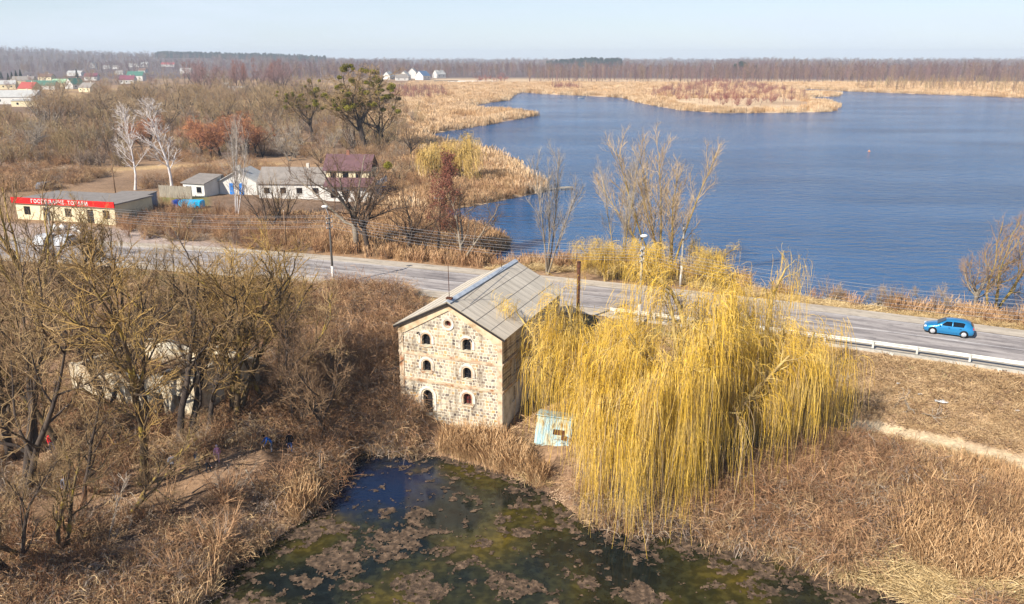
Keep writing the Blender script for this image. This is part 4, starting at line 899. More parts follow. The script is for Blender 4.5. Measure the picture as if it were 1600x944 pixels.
# jetty
def jetty():
    xa, ya = at(852, 296, W_Z + .4); xb, yb = at(893, 293, W_Z + .4); r = empty("fishing_jetty", (xa, ya, W_Z)); tag(r, "narrow wooden fishing jetty off the tip of the reeds", "jetty")
    d = math.hypot(xb - xa, yb - ya); th = math.atan2(yb - ya, xb - xa); r.rotation_euler[2] = th
    MB().box((d / 2, 0, .42), (d, .8, .08)).build("walkway", fm, r); MB().box((d - 1.4, 0, .5), (2.8, 2.0, .1)).build("platform", fm, r)
    for k in range(6): MB().rod((k * d / 5, .35 * (-1) ** k, -1.5), (k * d / 5, .35 * (-1) ** k, .5), .07, 6).build("pile", M_['dark'], r)
jetty()
def rowboat(label, px, py):
    x, y = at(px, py, W_Z); r = empty("rowing_boat", (x, y, W_Z), .2); tag(r, label, "boat")
    bm = bmesh.new(); n = 9; rows = []
    for i in range(n):
        s = i / (n - 1) * 2 - 1; b_ = .75 * (1 - abs(s) ** 3) + .02; rows.append([bm.verts.new((s * 2.3, q * b_, z)) for q, z in ((-1, .5), (-.75, -.05), (0, -.15), (.75, -.05), (1, .5))])
    for i in range(n - 1):
        for j in range(4): bm.faces.new((rows[i][j], rows[i + 1][j], rows[i + 1][j + 1], rows[i][j + 1]))
    bmesh.ops.solidify(bm, geom=bm.faces, thickness=.05); me = bpy.data.meshes.new("hull"); bm.to_mesh(me); bm.free(); link("hull", me, r, M_['white'])
    for k in (-.8, .7): MB().box((k, 0, .3), (.3, 1.3, .05)).build("thwart", fm, r)
rowboat("small pale rowing boat far out on the narrow arm of the lake", 908, 153)
x_, y_ = at(1358, 237, W_Z); b_ = tag(MB().sphere((0, 0, .1), .3, (1.3, 1, .8)).rod((0, 0, .3), (0, 0, .6), .04, 6).build("mooring_buoy", plain("faded_orange", lin(214, 150, 110), .5)), "lone faded orange buoy out on the open lake", "buoy"); b_.location = (x_, y_, W_Z)

# ------------------------------------------------------------------ poles and wires
def pole(label, px, py, ty, kind, lamp=False, white_foot=0, z=None):
    x, y, zz = ground_at(px, py); h = top_h(x, y, zz, ty)
    r = empty("utility_pole" if not lamp else "lamp_pole", (x, y, zz)); tag(r, label, "pole")
    m = M_['concrete'] if kind == 'c' else M_['woodpole']
    if kind == 'd': m = plain("dark_concrete", lin(86, 80, 74), .9)
    MB().rod((0, 0, -.4), (0, 0, h), .15 if kind != 'w' else .12, 10, .09).build("shaft", m, r)
    if white_foot: MB().rod((0, 0, .01), (0, 0, white_foot), .165, 10, .155).build("painted_foot", M_['white'], r)
    return r, x, y, zz, h
def crossarms(r, h, th, n=3):
    for k in range(n):
        a = MB().box((0, 0, h - .35 - k * .55), (1.3, .08, .08), th).build("crossarm", M_['steel'], r)
        for s in (-.55, .55): MB().rod((s * math.cos(th), s * math.sin(th), h - .31 - k * .55), (s * math.cos(th), s * math.sin(th), h - .13 - k * .55), .04, 6).build("insulator", M_['white'], a)
def lamp(r, h, th, L_=1.1):
    a = MB().rod((0, 0, h - .1), (L_ * .7 * math.cos(th), L_ * .7 * math.sin(th), h + .75), .035, 6).build("lamp_arm", M_['steel'], r)
    MB().sphere((L_ * .9 * math.cos(th), L_ * .9 * math.sin(th), h + .8), .3, (1.3, .8, .6)).build("lamp_head", M_['white'], r)
anch = []
p1 = pole("dark street lamp pole with white-painted foot on the road verge left of the mill", 521, 446, 336, 'd', True, 2.3)
crossarms(p1[0], p1[4], 1.2); lamp(p1[0], p1[4], 2.2)
p2 = pole("slim street lamp pole with white-painted foot rising through the willow", 998, 510, 385, 'c', True, 2.3)
crossarms(p2[0], p2[4], 1.1); lamp(p2[0], p2[4], 1.3)
p3 = pole("plain pale concrete pole on the lake side of the road", 1063, 448, 352, 'c', False, 2.6)
MB().box((0, 0, p3[4]), (.3, .3, .25)).build("cap", M_['steel'], p3[0])
p4 = pole("slender brown wooden pole beyond the road", 448, 391, 330, 'w'); MB().rod((0, 0, p4[4] - .2), (0, 0, p4[4] + .1), .05, 6).build("insulator", M_['white'], p4[0])
p5 = pole("wooden pole with short crossarm standing in the reeds", 688, 404, 306, 'w'); crossarms(p5[0], p5[4], .1, 1)
p6 = pole("leaning wooden pole by the shop's left end", 27, 334, 286, 'w'); MB().box((0, 0, p6[4] - .2), (.9, .07, .07)).build("crossarm", M_['woodpole'], p6[0])
p7 = pole("pale pole beyond the shop roof", 181, 305, 252, 'w'); MB().box((0, 0, p7[4] - .2), (.8, .07, .07)).build("crossarm", M_['woodpole'], p7[0])
def wires():
    m = plain("wire", lin(150, 148, 150), .5); d = Vector((p2[1] - p1[1], p2[2] - p1[2], 0)).normalized(); nn = Vector((-d.y, d.x, 0))
    A = Vector((p1[1], p1[2], p1[3])); B = Vector((p2[1], p2[2], p2[3])); Cc = B + (B - A) * .95 + nn * -7; Z0 = A - (B - A) * 1.05 + nn * -6; Z0.z = 5.3; Cc.z = 5.3
    D = Cc + Vector((34, -30, 0))
    # next poles of the line, outside the frame
    for q in (Z0, Cc):
        if q is Z0: lb = "lamp pole at the far left end of the overhead line"
        else: lb = "lamp pole on the verge at the right-hand end of the overhead line"
        h = 8.2; r = empty("lamp_pole", q); tag(r, lb, "pole"); MB().rod((0, 0, -.4), (0, 0, h), .15, 10, .09).build("shaft", M_['concrete'], r); crossarms(r, h, 1.1)
    k = 0
    for i in range(3):
        for s in (-.55, .55):
            off = nn * s + Vector((0, 0, 8.0 - i * .55)); pts = []
            segs = [(Z0, A, 8.2, p1[4]), (A, B, p1[4], p2[4]), (B, Cc, p2[4], 8.2)]
            for a, b, ha, hb in segs:
                for t in np.linspace(0, 1, 14)[:-1]:
                    q = a.lerp(b, t) + nn * s; q.z = (a.z + ha) * (1 - t) + (b.z + hb) * t - .13 - i * .55 - 4 * (.7 + .12 * i) * t * (1 - t); pts.append(q)
            pts = np.array([list(p) for p in pts])[None]; Vv, Fq = tubes(pts, np.full(pts.shape[:2], .011), 4)
            o = link("overhead_wire", npmesh("overhead_wire", Vv, Fq, m)); tag(o, "thin grey wire strung between the roadside lamp poles", "wire", "overhead wires along the road"); k += 1
wires()

# ------------------------------------------------------------------ guard rail
def guard_rail():
    P = RC[i_rail:near_idx(100, 33)]; Nn = RN[i_rail:near_idx(100, 33)]; s = np.concatenate([[0], np.cumsum(np.linalg.norm(np.diff(P, axis=0), axis=1))])
    x0, y0 = P[0]; r = empty("guard_rail", (x0, y0, R_Z)); tag(r, "white steel guard rail along the near edge of the road", "guard rail")
    gm = mat("whitewashed_steel", [lin(182, 178, 166), lin(220, 217, 206)], .55, 2, metallic=.0)
    prof = [(0, .40), (-.05, .45), (-.05, .50), (0, .55), (0, .60), (-.05, .65), (-.05, .72), (0, .76), (.03, .76), (.03, .40)]
    n = len(P); V_ = []
    for t_, z_ in prof: V_.append(np.concatenate([P - np.array([x0, y0]) + Nn * (-5.75 + t_), np.full((n, 1), z_)], 1))
    V_ = np.stack(V_, 1); I = np.arange(n * len(prof)).reshape(n, len(prof)); J = np.roll(I, -1, 1)
    link("rail", npmesh("rail", V_.reshape(-1, 3), np.stack([I[:-1], J[:-1], J[1:], I[1:]], -1).reshape(-1, 4), gm), r)
    for d in np.arange(.5, s[-1], 4.0):
        i = int(np.searchsorted(s, d)); i = min(i, n - 1); p = P[i] - np.array([x0, y0]) + Nn[i] * -5.9; th = math.atan2(*(RT[i_rail + i][::-1]))
        b = MB().box((p[0], p[1], .22), (.16, .14, 1.1), th).build("post", gm, r)
    for d in np.arange(2.5, s[-1], 8.0):
        i = min(int(np.searchsorted(s, d)), n - 1); p = P[i] - np.array([x0, y0]) + Nn[i] * -6.62; th = math.atan2(*(RT[i_rail + i][::-1])); MB().box((p[0], p[1], -.35), (.3, .2, .9), th).build("foot_block", gm, r)
guard_rail()

# ------------------------------------------------------------------ blue hatchback
def car():
    x, y = at(1481, 521, R_Z); i = near_idx(x, y); th = math.atan2(RT[i][1], RT[i][0]) + math.pi     # heads left
    r = empty("hatchback_car", (x, y, R_Z + .004), th); tag(r, "bright blue five-door hatchback driving left along the road", "car")
    paint = bpy.data.materials.new("metallic_blue_paint"); paint.use_nodes = True; b = paint.node_tree.nodes["Principled BSDF"]
    nz_ = paint.node_tree.nodes.new("ShaderNodeTexNoise"); nz_.inputs["Scale"].default_value = 3; cr = paint.node_tree.nodes.new("ShaderNodeValToRGB"); cr.color_ramp.elements[0].color = (.015, .19, .42, 1); cr.color_ramp.elements[1].color = (.025, .25, .50, 1)
    paint.node_tree.links.new(nz_.outputs["Fac"], cr.inputs[0]); paint.node_tree.links.new(cr.outputs[0], b.inputs["Base Color"]); b.inputs["Metallic"].default_value = .35; b.inputs["Roughness"].default_value = .28; b.inputs["Coat Weight"].default_value = .6
    tyre = plain("tyre_rubber", lin(28, 28, 30), .9); rim = plain("silver_rim", lin(210, 212, 214), .35, .3); gl = plain("car_glass", lin(18, 26, 34), .06); blk = plain("black_plastic", lin(26, 26, 28), .7)
    # cross-sections along x (front = +x): x, z_bottom, z_belt, half width, z_top, half width top
    st = [(2.10, .32, .52, .56, .60, .48), (2.02, .22, .60, .76, .72, .66), (1.75, .20, .66, .84, .82, .74), (1.30, .20, .74, .87, .92, .78), (.98, .20, .82, .88, .98, .78), (.55, .20, .86, .88, 1.26, .66), (.25, .20, .88, .88, 1.41, .60),
          (-.2, .20, .89, .88, 1.47, .59), (-.8, .20, .91, .88, 1.48, .58), (-1.35, .20, .93, .88, 1.44, .57), (-1.70, .22, .94, .87, 1.34, .56), (-1.95, .24, .94, .84, 1.02, .66), (-2.08, .34, .80, .76, .88, .62)]
    bm = bmesh.new(); rows = []
    for X, zb, zl, hw, zt, ht in st:
        half = [(hw * .9, zb), (hw, zb + .12), (hw * 1.01, (zb + zl) / 2), (hw * .97, zl), (ht + (hw - ht) * .12, zt - .06 if zt - zl > .15 else zl + (zt - zl) * .6), (ht * .8, zt), (0, zt + .02)]
        ring = [(a, b_) for a, b_ in half] + [(-a, b_) for a, b_ in half[-2::-1]]
        rows.append([bm.verts.new((X, a, b_)) for a, b_ in ring])
    for i in range(len(rows) - 1):
        for j in range(len(rows[0]) - 1): bm.faces.new((rows[i][j], rows[i][j + 1], rows[i + 1][j + 1], rows[i + 1][j]))
        bm.faces.new((rows[i][-1], rows[i][0], rows[i + 1][0], rows[i + 1][-1]))
    bm.faces.new(rows[0]); bm.faces.new(rows[-1][::-1]); bmesh.ops.recalc_face_normals(bm, faces=bm.faces)
    me = bpy.data.meshes.new("body"); bm.to_mesh(me); bm.free(); me.materials.append(paint)
    for p in me.polygons: p.use_smooth = True
    body = link("body", me, r)
    def side_panel(name, pts, s, m, off=.012):
        """pts (x,z) on the side; y from the tumblehome line"""
        bm = bmesh.new()
        yy = lambda X, Z: (np.interp(X, [a[0] for a in st[::-1]], [a[3] for a in st[::-1]]) * .97 + (np.interp(X, [a[0] for a in st[::-1]], [a[5] + (a[3] - a[5]) * .12 for a in st[::-1]]) - np.interp(X, [a[0] for a in st[::-1]], [a[3] for a in st[::-1]]) * .97) * np.clip((Z - np.interp(X, [a[0] for a in st[::-1]], [a[2] for a in st[::-1]])) / max(.1, np.interp(X, [a[0] for a in st[::-1]], [a[4] - .06 - a[2] for a in st[::-1]])), 0, 1)) + off
        vs = [bm.verts.new((a, s * yy(a, b_), b_)) for a, b_ in pts]; bm.faces.new(vs if s < 0 else vs[::-1])
        me = bpy.data.meshes.new(name); bm.to_mesh(me); bm.free(); me.materials.append(m); return link(name, me, body)
    for s in (1, -1):
        side_panel("side_window", [(.72, .93), (-.22, .95), (-.22, 1.36), (.26, 1.33)], s, gl); side_panel("side_window", [(-.30, .95), (-1.2, .98), (-1.28, 1.30), (-1.1, 1.36), (-.30, 1.37)], s, gl)
        MB().box((.78, s * .98, .98), (.14, .18, .12), bev=.03).build("wing_mirror", paint, body)
        for X in (.0, -.95): MB().box((X, s * .895, .80), (.16, .03, .03)).build("door_handle", blk, body)
        MB().box((-.05, s * .885, .245), (2.0, .04, .06)).build("sill_trim", paint, body)
        for X in (1.32, -1.28):
            wh = empty("wheel", (X, s * .80, .31)); wh.parent = r
            t_ = MB().rod((0, -.1, 0), (0, .1, 0), .315, 20).build("tyre", tyre, wh); rm_ = MB().rod((0, -.108, 0), (0, .108, 0), .215, 16).build("rim", rim, wh)
            MB().rod((X, s * .70, .33), (X, s * .893, .33), .375, 20).build("wheel_arch", blk, body)
        MB().sphere((1.93, s * .60, .64), .17, (1.1, 1, .65)).build("headlight", plain("lamp_glass", lin(214, 220, 224), .1), body)
        MB().box((-1.97, s * .70, .86), (.16, .2, .24), bev=.04).build("tail_light", plain("tail_red", lin(190, 16, 30), .25), body)
    bm = bmesh.new(); 
    ws = MB(); ws.bm.faces.new([ws.bm.verts.new(c) for c in ((1.0, .66, 1.0), (1.0, -.66, 1.0), (.31, -.52, 1.405), (.31, .52, 1.405))]); ws.build("windscreen", gl, body).location = (.015, 0, .03); bm.free()
    rw = MB(); rw.bm.faces.new([rw.bm.verts.new(c) for c in ((-1.96, .56, 1.04), (-1.96, -.56, 1.04), (-1.74, -.48, 1.31), (-1.74, .48, 1.31))]); rw.build("rear_window", gl, body).location = (-.03, 0, .02)
    MB().box((-2.06, 0, .36), (.14, 1.5, .26), bev=.04).build("rear_bumper", blk, body); MB().box((2.08, 0, .36), (.08, 1.1, .2), bev=.03).build("front_grille", blk, body)
    MB().box((-2.1, 0, .62), (.02, .5, .11)).build("number_plate", M_['white'], body)
car()
def parked(label, px, py, rz, c, name="parked_car", L_=4.2):
    x, y, z = ground_at(px, py); r = empty(name, (x, y, z), math.radians(rz)); tag(r, label, "car")
    pm = plain("car_paint", c, .3); k = L_ / 4.2
    prof = [(-2.1, .3), (-2.05, .9), (-1.75, .98), (-1.3, 1.4), (.3, 1.42), (.95, .95), (1.9, .82), (2.1, .55), (2.08, .28)]
    b = MB().prism([(a * k, z_) for a, z_ in prof], -.85, .85, Matrix.Rotation(-math.pi / 2, 4, 'Z') @ Matrix.Identity(4)); bd = b.build("body", pm, r)
    MB().prism([(-1.6 * k, 1.0), (-1.25 * k, 1.33), (.25 * k, 1.35), (.78 * k, 1.0)], -.86, .86, Matrix.Rotation(-math.pi / 2, 4, 'Z')).build("side_window", M_['glass'], bd)
    MB().prism([(.34 * k, 1.40), (.93 * k, .99), (.96 * k, .99), (.37 * k, 1.43)], -.7, .7, Matrix.Rotation(-math.pi / 2, 4, 'Z')).build("windscreen", M_['glass'], bd)
    for sx in (-1.28 * k, 1.3 * k):
        for s in (-1, 1):
            MB().rod((s * .72, -sx, .31), (s * .9, -sx, .31), .31, 14).build("wheel", M_['dark'], r)
parked("white car parked nearest the road in front of the shop", 76, 381, 80, lin(214, 214, 212)); parked("second white car, parked right of it before the shop", 106, 382, 86, lin(200, 202, 204))
parked("silver car parked on the track beyond the shop roof", 72, 295, 84, lin(120, 126, 134)); parked("dark blue car parked right of the two-storey house", 601, 302, 40, lin(26, 46, 96))
x_, y_, z_ = ground_at(636, 309)
def stump(label, px, py, h, c, r0=.35):
    x, y, z = ground_at(px, py); s = MB().rod((0, 0, -.2), (.05, .02, h), r0, 10, r0 * .8).build("tree_stump", M_['dark']); s.location = (x, y, z); tag(s, label, "stump")
stump("dark stump on the grass right of the parked blue car", 636, 309, 1.2, None, .5)
for i, (a, b, lb) in enumerate([(87, 361, "white sack nearest the shop's door"), (99, 360, "white sack second from the shop's door"), (118, 362, "white sack at the right of the row before the shop"), (128, 366, "white sack standing a little apart from the row")]):
    x, y, z = ground_at(a, b); o = tag(MB().sphere((0, 0, .45), .6, (1, .8, .85)).rod((0, 0, .8), (0, 0, 1.1), .16, 8).build("sack", M_['white']), lb, "sack", "sacks in front of the shop"); o.location = (x, y, z)
# ------------------------------------------------------------------ vegetation: prototypes
LEVELS = {}
def bark_mat(name, c0, c1, lich=None):
    cols = [lin(*c0), lin(*c1)] + ([lin(*lich)] if lich else [])
    return mat(name, cols, .95, 1.1, 7, bump=.4, bscale=8, pos=[.34, .5, .64] if lich else None)
B_ = dict(
    lichen=bark_mat("lichen_bark", (56, 46, 38), (96, 80, 60), (168, 142, 62)), dark=bark_mat("dark_bark", (50, 42, 38), (88, 76, 66)),
    grey=bark_mat("grey_bark", (112, 100, 88), (158, 146, 126)), birch=bark_mat("birch_bark", (176, 166, 160), (226, 220, 216)), yellow=bark_mat("yellowish_bark", (128, 104, 58), (184, 158, 88)),
    willow=bark_mat("willow_bark", (140, 114, 70), (208, 184, 116)))
T_ = dict(
    olive=mat("olive_twigs", [lin(118, 94, 66), lin(172, 144, 102)], .95, .35, 3, rnd=.15), brown=mat("brown_twigs", [lin(128, 100, 74), lin(178, 146, 110)], .95, .35, 3, rnd=.15),
    darktw=mat("dark_brown_twigs", [lin(84, 66, 52), lin(128, 102, 78)], .95, .35, 3, rnd=.12), tan=mat("tan_twigs", [lin(150, 126, 96), lin(190, 164, 126)], .95, .35, 3, rnd=.12), grey=mat("grey_twigs", [lin(140, 128, 116), lin(180, 168, 152)], .95, .35, 3, rnd=.12),
    pale=mat("pale_twigs", [lin(190, 178, 168), lin(222, 212, 204)], .95, .35, 3, rnd=.1), red=mat("reddish_twigs", [lin(126, 84, 72), lin(158, 110, 94)], .95, .35, 3, rnd=.15),
    purple=mat("purple_brown_twigs", [lin(124, 92, 90), lin(160, 126, 120)], .95, .35, 3, rnd=.15), lichtw=mat("lichen_twigs", [lin(122, 96, 62), lin(182, 148, 84)], .95, .35, 3, rnd=.15),
    gold=mat("golden_shoots", [lin(188, 150, 50), lin(222, 180, 66), lin(232, 198, 112)], .85, .5, 4, rnd=.1), goldpale=mat("dull_golden_shoots", [lin(176, 142, 72), lin(206, 174, 104)], .85, .5, 4, rnd=.1),
    mist=mat("mistletoe_leaves", [lin(84, 80, 24), lin(156, 146, 44)], .8, 2, 3, rnd=.1), oakleaf=mat("withered_oak_leaves", [lin(146, 96, 62), lin(206, 146, 100)], .85, 1.2, 4, rnd=.2),
    darkred=mat("dark_red_leaves", [lin(98, 58, 46), lin(142, 88, 68)], .85, 1.2, 4, rnd=.2), fir=mat("fir_needles", [lin(24, 40, 34), lin(46, 66, 50)], .9, 1.2, 4, rnd=.2))

def tree_skel(g, H, kind):
    """returns (trunk tubes, crown tubes, crown ribbons)  as lists of (P,R)"""
    if kind == 'vase':       # willow / maple: several rising limbs from low down
        n0 = int(g.integers(2, 4)); stems = [trunk_curve(g, H * g.uniform(.8, 1), H * .021, 9, .30, .12, tip=.16) for _ in range(n0)]
        P = np.concatenate([s[0] for s in stems]); R = np.concatenate([s[1] for s in stems])
        P1, R1 = grow(g, P, R, 7, .22, .95, .66, .18, H * .42, up=.10, wig=.17, rs=.60, K=7, rmin=.045, lenfall=.45)
        P2, R2 = grow(g, P1, R1, 8, .2, 1, .7, .2, H * .19, up=.05, wig=.22, rs=.5, K=6, rmin=.024, lenfall=.4)
        P3, R3 = grow(g, P2, R2, 6, .15, 1, .6, .25, H * .10, up=.04, wig=.22, rs=.5, K=5, rmin=.009, lenfall=.3)
        P4, R4 = grow(g, P3, R3, 2, .2, 1, .55, .25, H * .06, up=.03, wig=.2, rs=.6, K=3, rmin=.006)
        return [(P, R, 9), (P1, R1, 6)], [(P2, R2, 4)], [(P3, R3), (P4, R4)]
    if kind == 'sparse':
        P, R = trunk_curve(g, H * .97, H * .018, 10, .2, .11, tip=.14)
        P1, R1 = grow(g, P, R, 13, .22, .98, .75, .2, H * .36, up=.12, wig=.15, rs=.55, K=7, rmin=.03, lenfall=.6)
        P2, R2 = grow(g, P1, R1, 7, .2, 1, .7, .2, H * .17, up=.06, wig=.2, rs=.5, K=5, rmin=.018, lenfall=.4)
        P3, R3 = grow(g, P2, R2, 6, .1, 1, .6, .25, H * .09, up=.05, wig=.22, rs=.5, K=4, rmin=.009)
        P4, R4 = grow(g, P3, R3, 2, .2, 1, .5, .2, H * .05, up=.05, wig=.2, rs=.6, K=3, rmin=.007)
        return [(P, R, 9), (P1, R1, 6)], [(P2, R2, 4)], [(P3, R3), (P4, R4)]
    if kind == 'fork':       # short dark bole and wide crooked limbs
        P, R = trunk_curve(g, H * .38, H * .028, 6, .1, .05, tip=.75)
        P1, R1 = grow(g, P, R, 8, .6, 1, .72, .22, H * .6, up=.11, wig=.17, rs=.58, K=9, rmin=.04, lenfall=.05)
        P2, R2 = grow(g, P1, R1, 10, .2, 1, .75, .2, H * .27, up=.08, wig=.2, rs=.5, K=6, rmin=.022, lenfall=.45)
        P3, R3 = grow(g, P2, R2, 7, .1, 1, .65, .25, H * .12, up=.05, wig=.22, rs=.5, K=5, rmin=.013)
        P4, R4 = grow(g, P3, R3, 3, .2, 1, .5, .2, H * .06, up=.03, wig=.2, rs=.6, K=3, rmin=.008)
        return [(P, R, 10), (P1, R1, 7)], [(P2, R2, 5)], [(P3, R3), (P4, R4)]
    if kind == 'broad':
        P, R = trunk_curve(g, H * .34, H * .026, 6, .1, .05, tip=.8)
        P1, R1 = grow(g, P, R, 8, .55, 1, .72, .22, H * .6, up=.11, wig=.15, rs=.40, K=9, rmin=.05, lenfall=.05)
        P2, R2 = grow(g, P1, R1, 11, .2, 1, .75, .2, H * .26, up=.08, wig=.2, rs=.5, K=6, rmin=.03, lenfall=.45)
        P3, R3 = grow(g, P2, R2, 8, .1, 1, .7, .25, H * .11, up=.05, wig=.22, rs=.5, K=5, rmin=.017)
        P4, R4 = grow(g, P3, R3, 4, .1, 1, .6, .25, H * .05, up=.03, wig=.2, rs=.6, K=3, rmin=.014)
        return [(P, R, 10), (P1, R1, 7)], [(P2, R2, 4)], [(P3, R3), (P4, R4)]
    if kind == 'birch':
        P, R = trunk_curve(g, H, H * .013, 10, .05, .04, tip=.12)
        P1, R1 = grow(g, P, R, 20, .25, .97, .62, .1, H * .34, up=.10, wig=.06, rs=.5, K=6, rmin=.03, lenfall=.72)
        P2, R2 = grow(g, P1, R1, 7, .2, 1, .55, .15, H * .12, up=.06, wig=.12, rs=.5, K=5, rmin=.018)
        P3, R3 = grow(g, P2, R2, 5, .1, 1, .5, .2, H * .06, up=-.02, wig=.15, rs=.5, K=4, rmin=.011)
        return [(P, R, 8), (P1, R1, 5)], [(P2, R2, 4)], [(P3, R3)]
    if kind == 'fan':        # poplar-like: forked pale stems with steep brushy tops
        stems = [trunk_curve(g, H * g.uniform(.8, 1), H * .010, 10, .24, .04, tip=.15) for _ in range(4)]
        P = np.concatenate([s[0] for s in stems]); R = np.concatenate([s[1] for s in stems])
        P1, R1 = grow(g, P, R, 15, .3, .97, .5, .12, H * .26, up=.14, wig=.09, rs=.5, K=6, rmin=.025, lenfall=.4)
        P2, R2 = grow(g, P1, R1, 8, .15, 1, .55, .15, H * .10, up=.12, wig=.12, rs=.5, K=4, rmin=.009)
        P3, R3 = grow(g, P2, R2, 7, .1, 1, .5, .2, H * .055, up=.1, wig=.15, rs=.6, K=3, rmin=.006)
        return [(P, R, 7)], [(P1, R1, 4)], [(P2, R2), (P3, R3)]
    if kind == 'bush':       # many stems from the ground
        n0 = 9; P0 = np.zeros((1, 3, 3)); P0[0, :, 2] = [-.2, 0, .15]; R0 = np.full((1, 3), H * .02)
        P, R = grow(g, P0, R0, n0, .5, 1, .55, .25, H * .95, up=.10, wig=.1, rs=.9, K=7, rmin=.02, lenfall=0)
        P1, R1 = grow(g, P, R, 9, .15, 1, .55, .2, H * .42, up=.06, wig=.16, rs=.55, K=5, rmin=.014, lenfall=.4)
        P2, R2 = grow(g, P1, R1, 7, .1, 1, .55, .2, H * .2, up=.04, wig=.2, rs=.5, K=4, rmin=.010)
        return [(P, R, 5)], [], [(P1, R1), (P2, R2)]
    if kind == 'low':        # light version for the far distance
        P, R = trunk_curve(g, H * .9, H * .016, 5, .05, .04, tip=.2)
        P1, R1 = grow(g, P, R, 14, .2, 1, .6, .15, H * .34, up=.12, wig=.12, rs=.5, K=4, rmin=H * .004, lenfall=.5)
        P2, R2 = grow(g, P1, R1, 7, .2, 1, .6, .2, H * .13, up=.08, wig=.2, rs=.5, K=3, rmin=H * .0035)
        return [(P, R, 4)], [], [(P1, R1), (P2, R2)]

_pc = {}
def leafpuff(g, C, r, n, s):
    """n leaf faces of size s scattered through balls at C"""
    ci = g.integers(0, len(C), n); d = norm(g.normal(size=(n, 3))) * (g.random((n, 1)) ** .5) * r; c = C[ci] + d
    a = norm(g.normal(size=(n, 3))) * s; b = norm(np.cross(a, g.normal(size=(n, 3)))) * s * .7
    V = np.stack([c - a, c + b, c + a, c - b], 1).reshape(-1, 3); return V, np.arange(4 * n).reshape(n, 4)

def proto(kind, seed, H=10.0):
    k = (kind, seed)
    if k in _pc: return _pc[k]
    g = np.random.default_rng(seed * 13 + 5); tr, cr, rb = tree_skel(g, H, kind)
    allz = np.concatenate([q[0][..., 2].ravel() for q in rb]); f = H / np.percentile(allz, 99.7)
    tr = [(a * f, b * f ** .5, c) for a, b, c in tr]; cr = [(a * f, b * f ** .5, c) for a, b, c in cr]; rb = [(a * f, b) for a, b in rb]
    tv = join([tubes(*t) for t in tr]); cv = join([tubes(*t) for t in cr] + [ribbons(P, R, g) for P, R in rb])
    tips = rb[-1][0][:, -1]; _pc[k] = (tv, cv, tips, H); return _pc[k]

_mc = {}
def tree_meshes(kind, seed, bark, twig, extra=None):
    k = (kind, seed, bark, twig, extra)
    if k in _mc: return _mc[k]
    tv, cv, tips, H = proto(kind, seed)
    a = npmesh("trunk", *tv, B_[bark], smooth=True); b = npmesh("crown", *cv, T_[twig]); e = []
    g = np.random.default_rng(seed + 99)
    if extra == 'mistletoe':
        up = tips[tips[:, 2] > H * .5]; C = up[g.choice(len(up), 46, replace=False)]
        for c in C:
            r = g.uniform(.16, .40); V, Fq = leafpuff(g, c[None], r, 420, .055); e.append(npmesh("mistletoe_ball", V, Fq, T_['mist']))
    if extra == 'mistletoe_one':
        C = tips[np.argsort(-tips[:, 2])[:1]]
        V, Fq = leafpuff(g, C, .45, 700, .055); e.append(npmesh("mistletoe_ball", V, Fq, T_['mist']))
    if extra in ('oakleaf', 'darkred'):
        C = tips[g.choice(len(tips), 260)]; V, Fq = leafpuff(g, C, .5, 5200, .085); e.append(npmesh("withered_leaves", V, Fq, T_[extra]))
    _mc[k] = (a, b, e); return _mc[k]

def plant_tree(label, x, y, h, kind, seed, bark, twig, rz=None, group=None, name="bare_tree", cat="tree", extra=None, wide=1.0, z=None, tilt=(0, 0)):
    a, b, e = tree_meshes(kind, seed, bark, twig, extra)
    r = empty(name, (x, y, hz(x, y) if z is None else z), 0); s = h / 10.0; r.scale = (s * wide, s * wide, s)
    r.rotation_euler = (tilt[0], tilt[1], random.uniform(0, 6.28) if rz is None else rz)
    tag(r, label, cat, group); link("trunk", a, r); link("crown", b, r)
    for m in e: link(m.name.split('.')[0], m, r)
    return r

def tree_px(label, px, py, ty, kind, seed, bark, twig, **k):
    x, y, z = ground_at(px, py); return plant_tree(label, x, y, top_h(x, y, z, ty) * k.pop('hs', 1.04), kind, seed, bark, twig, **k)

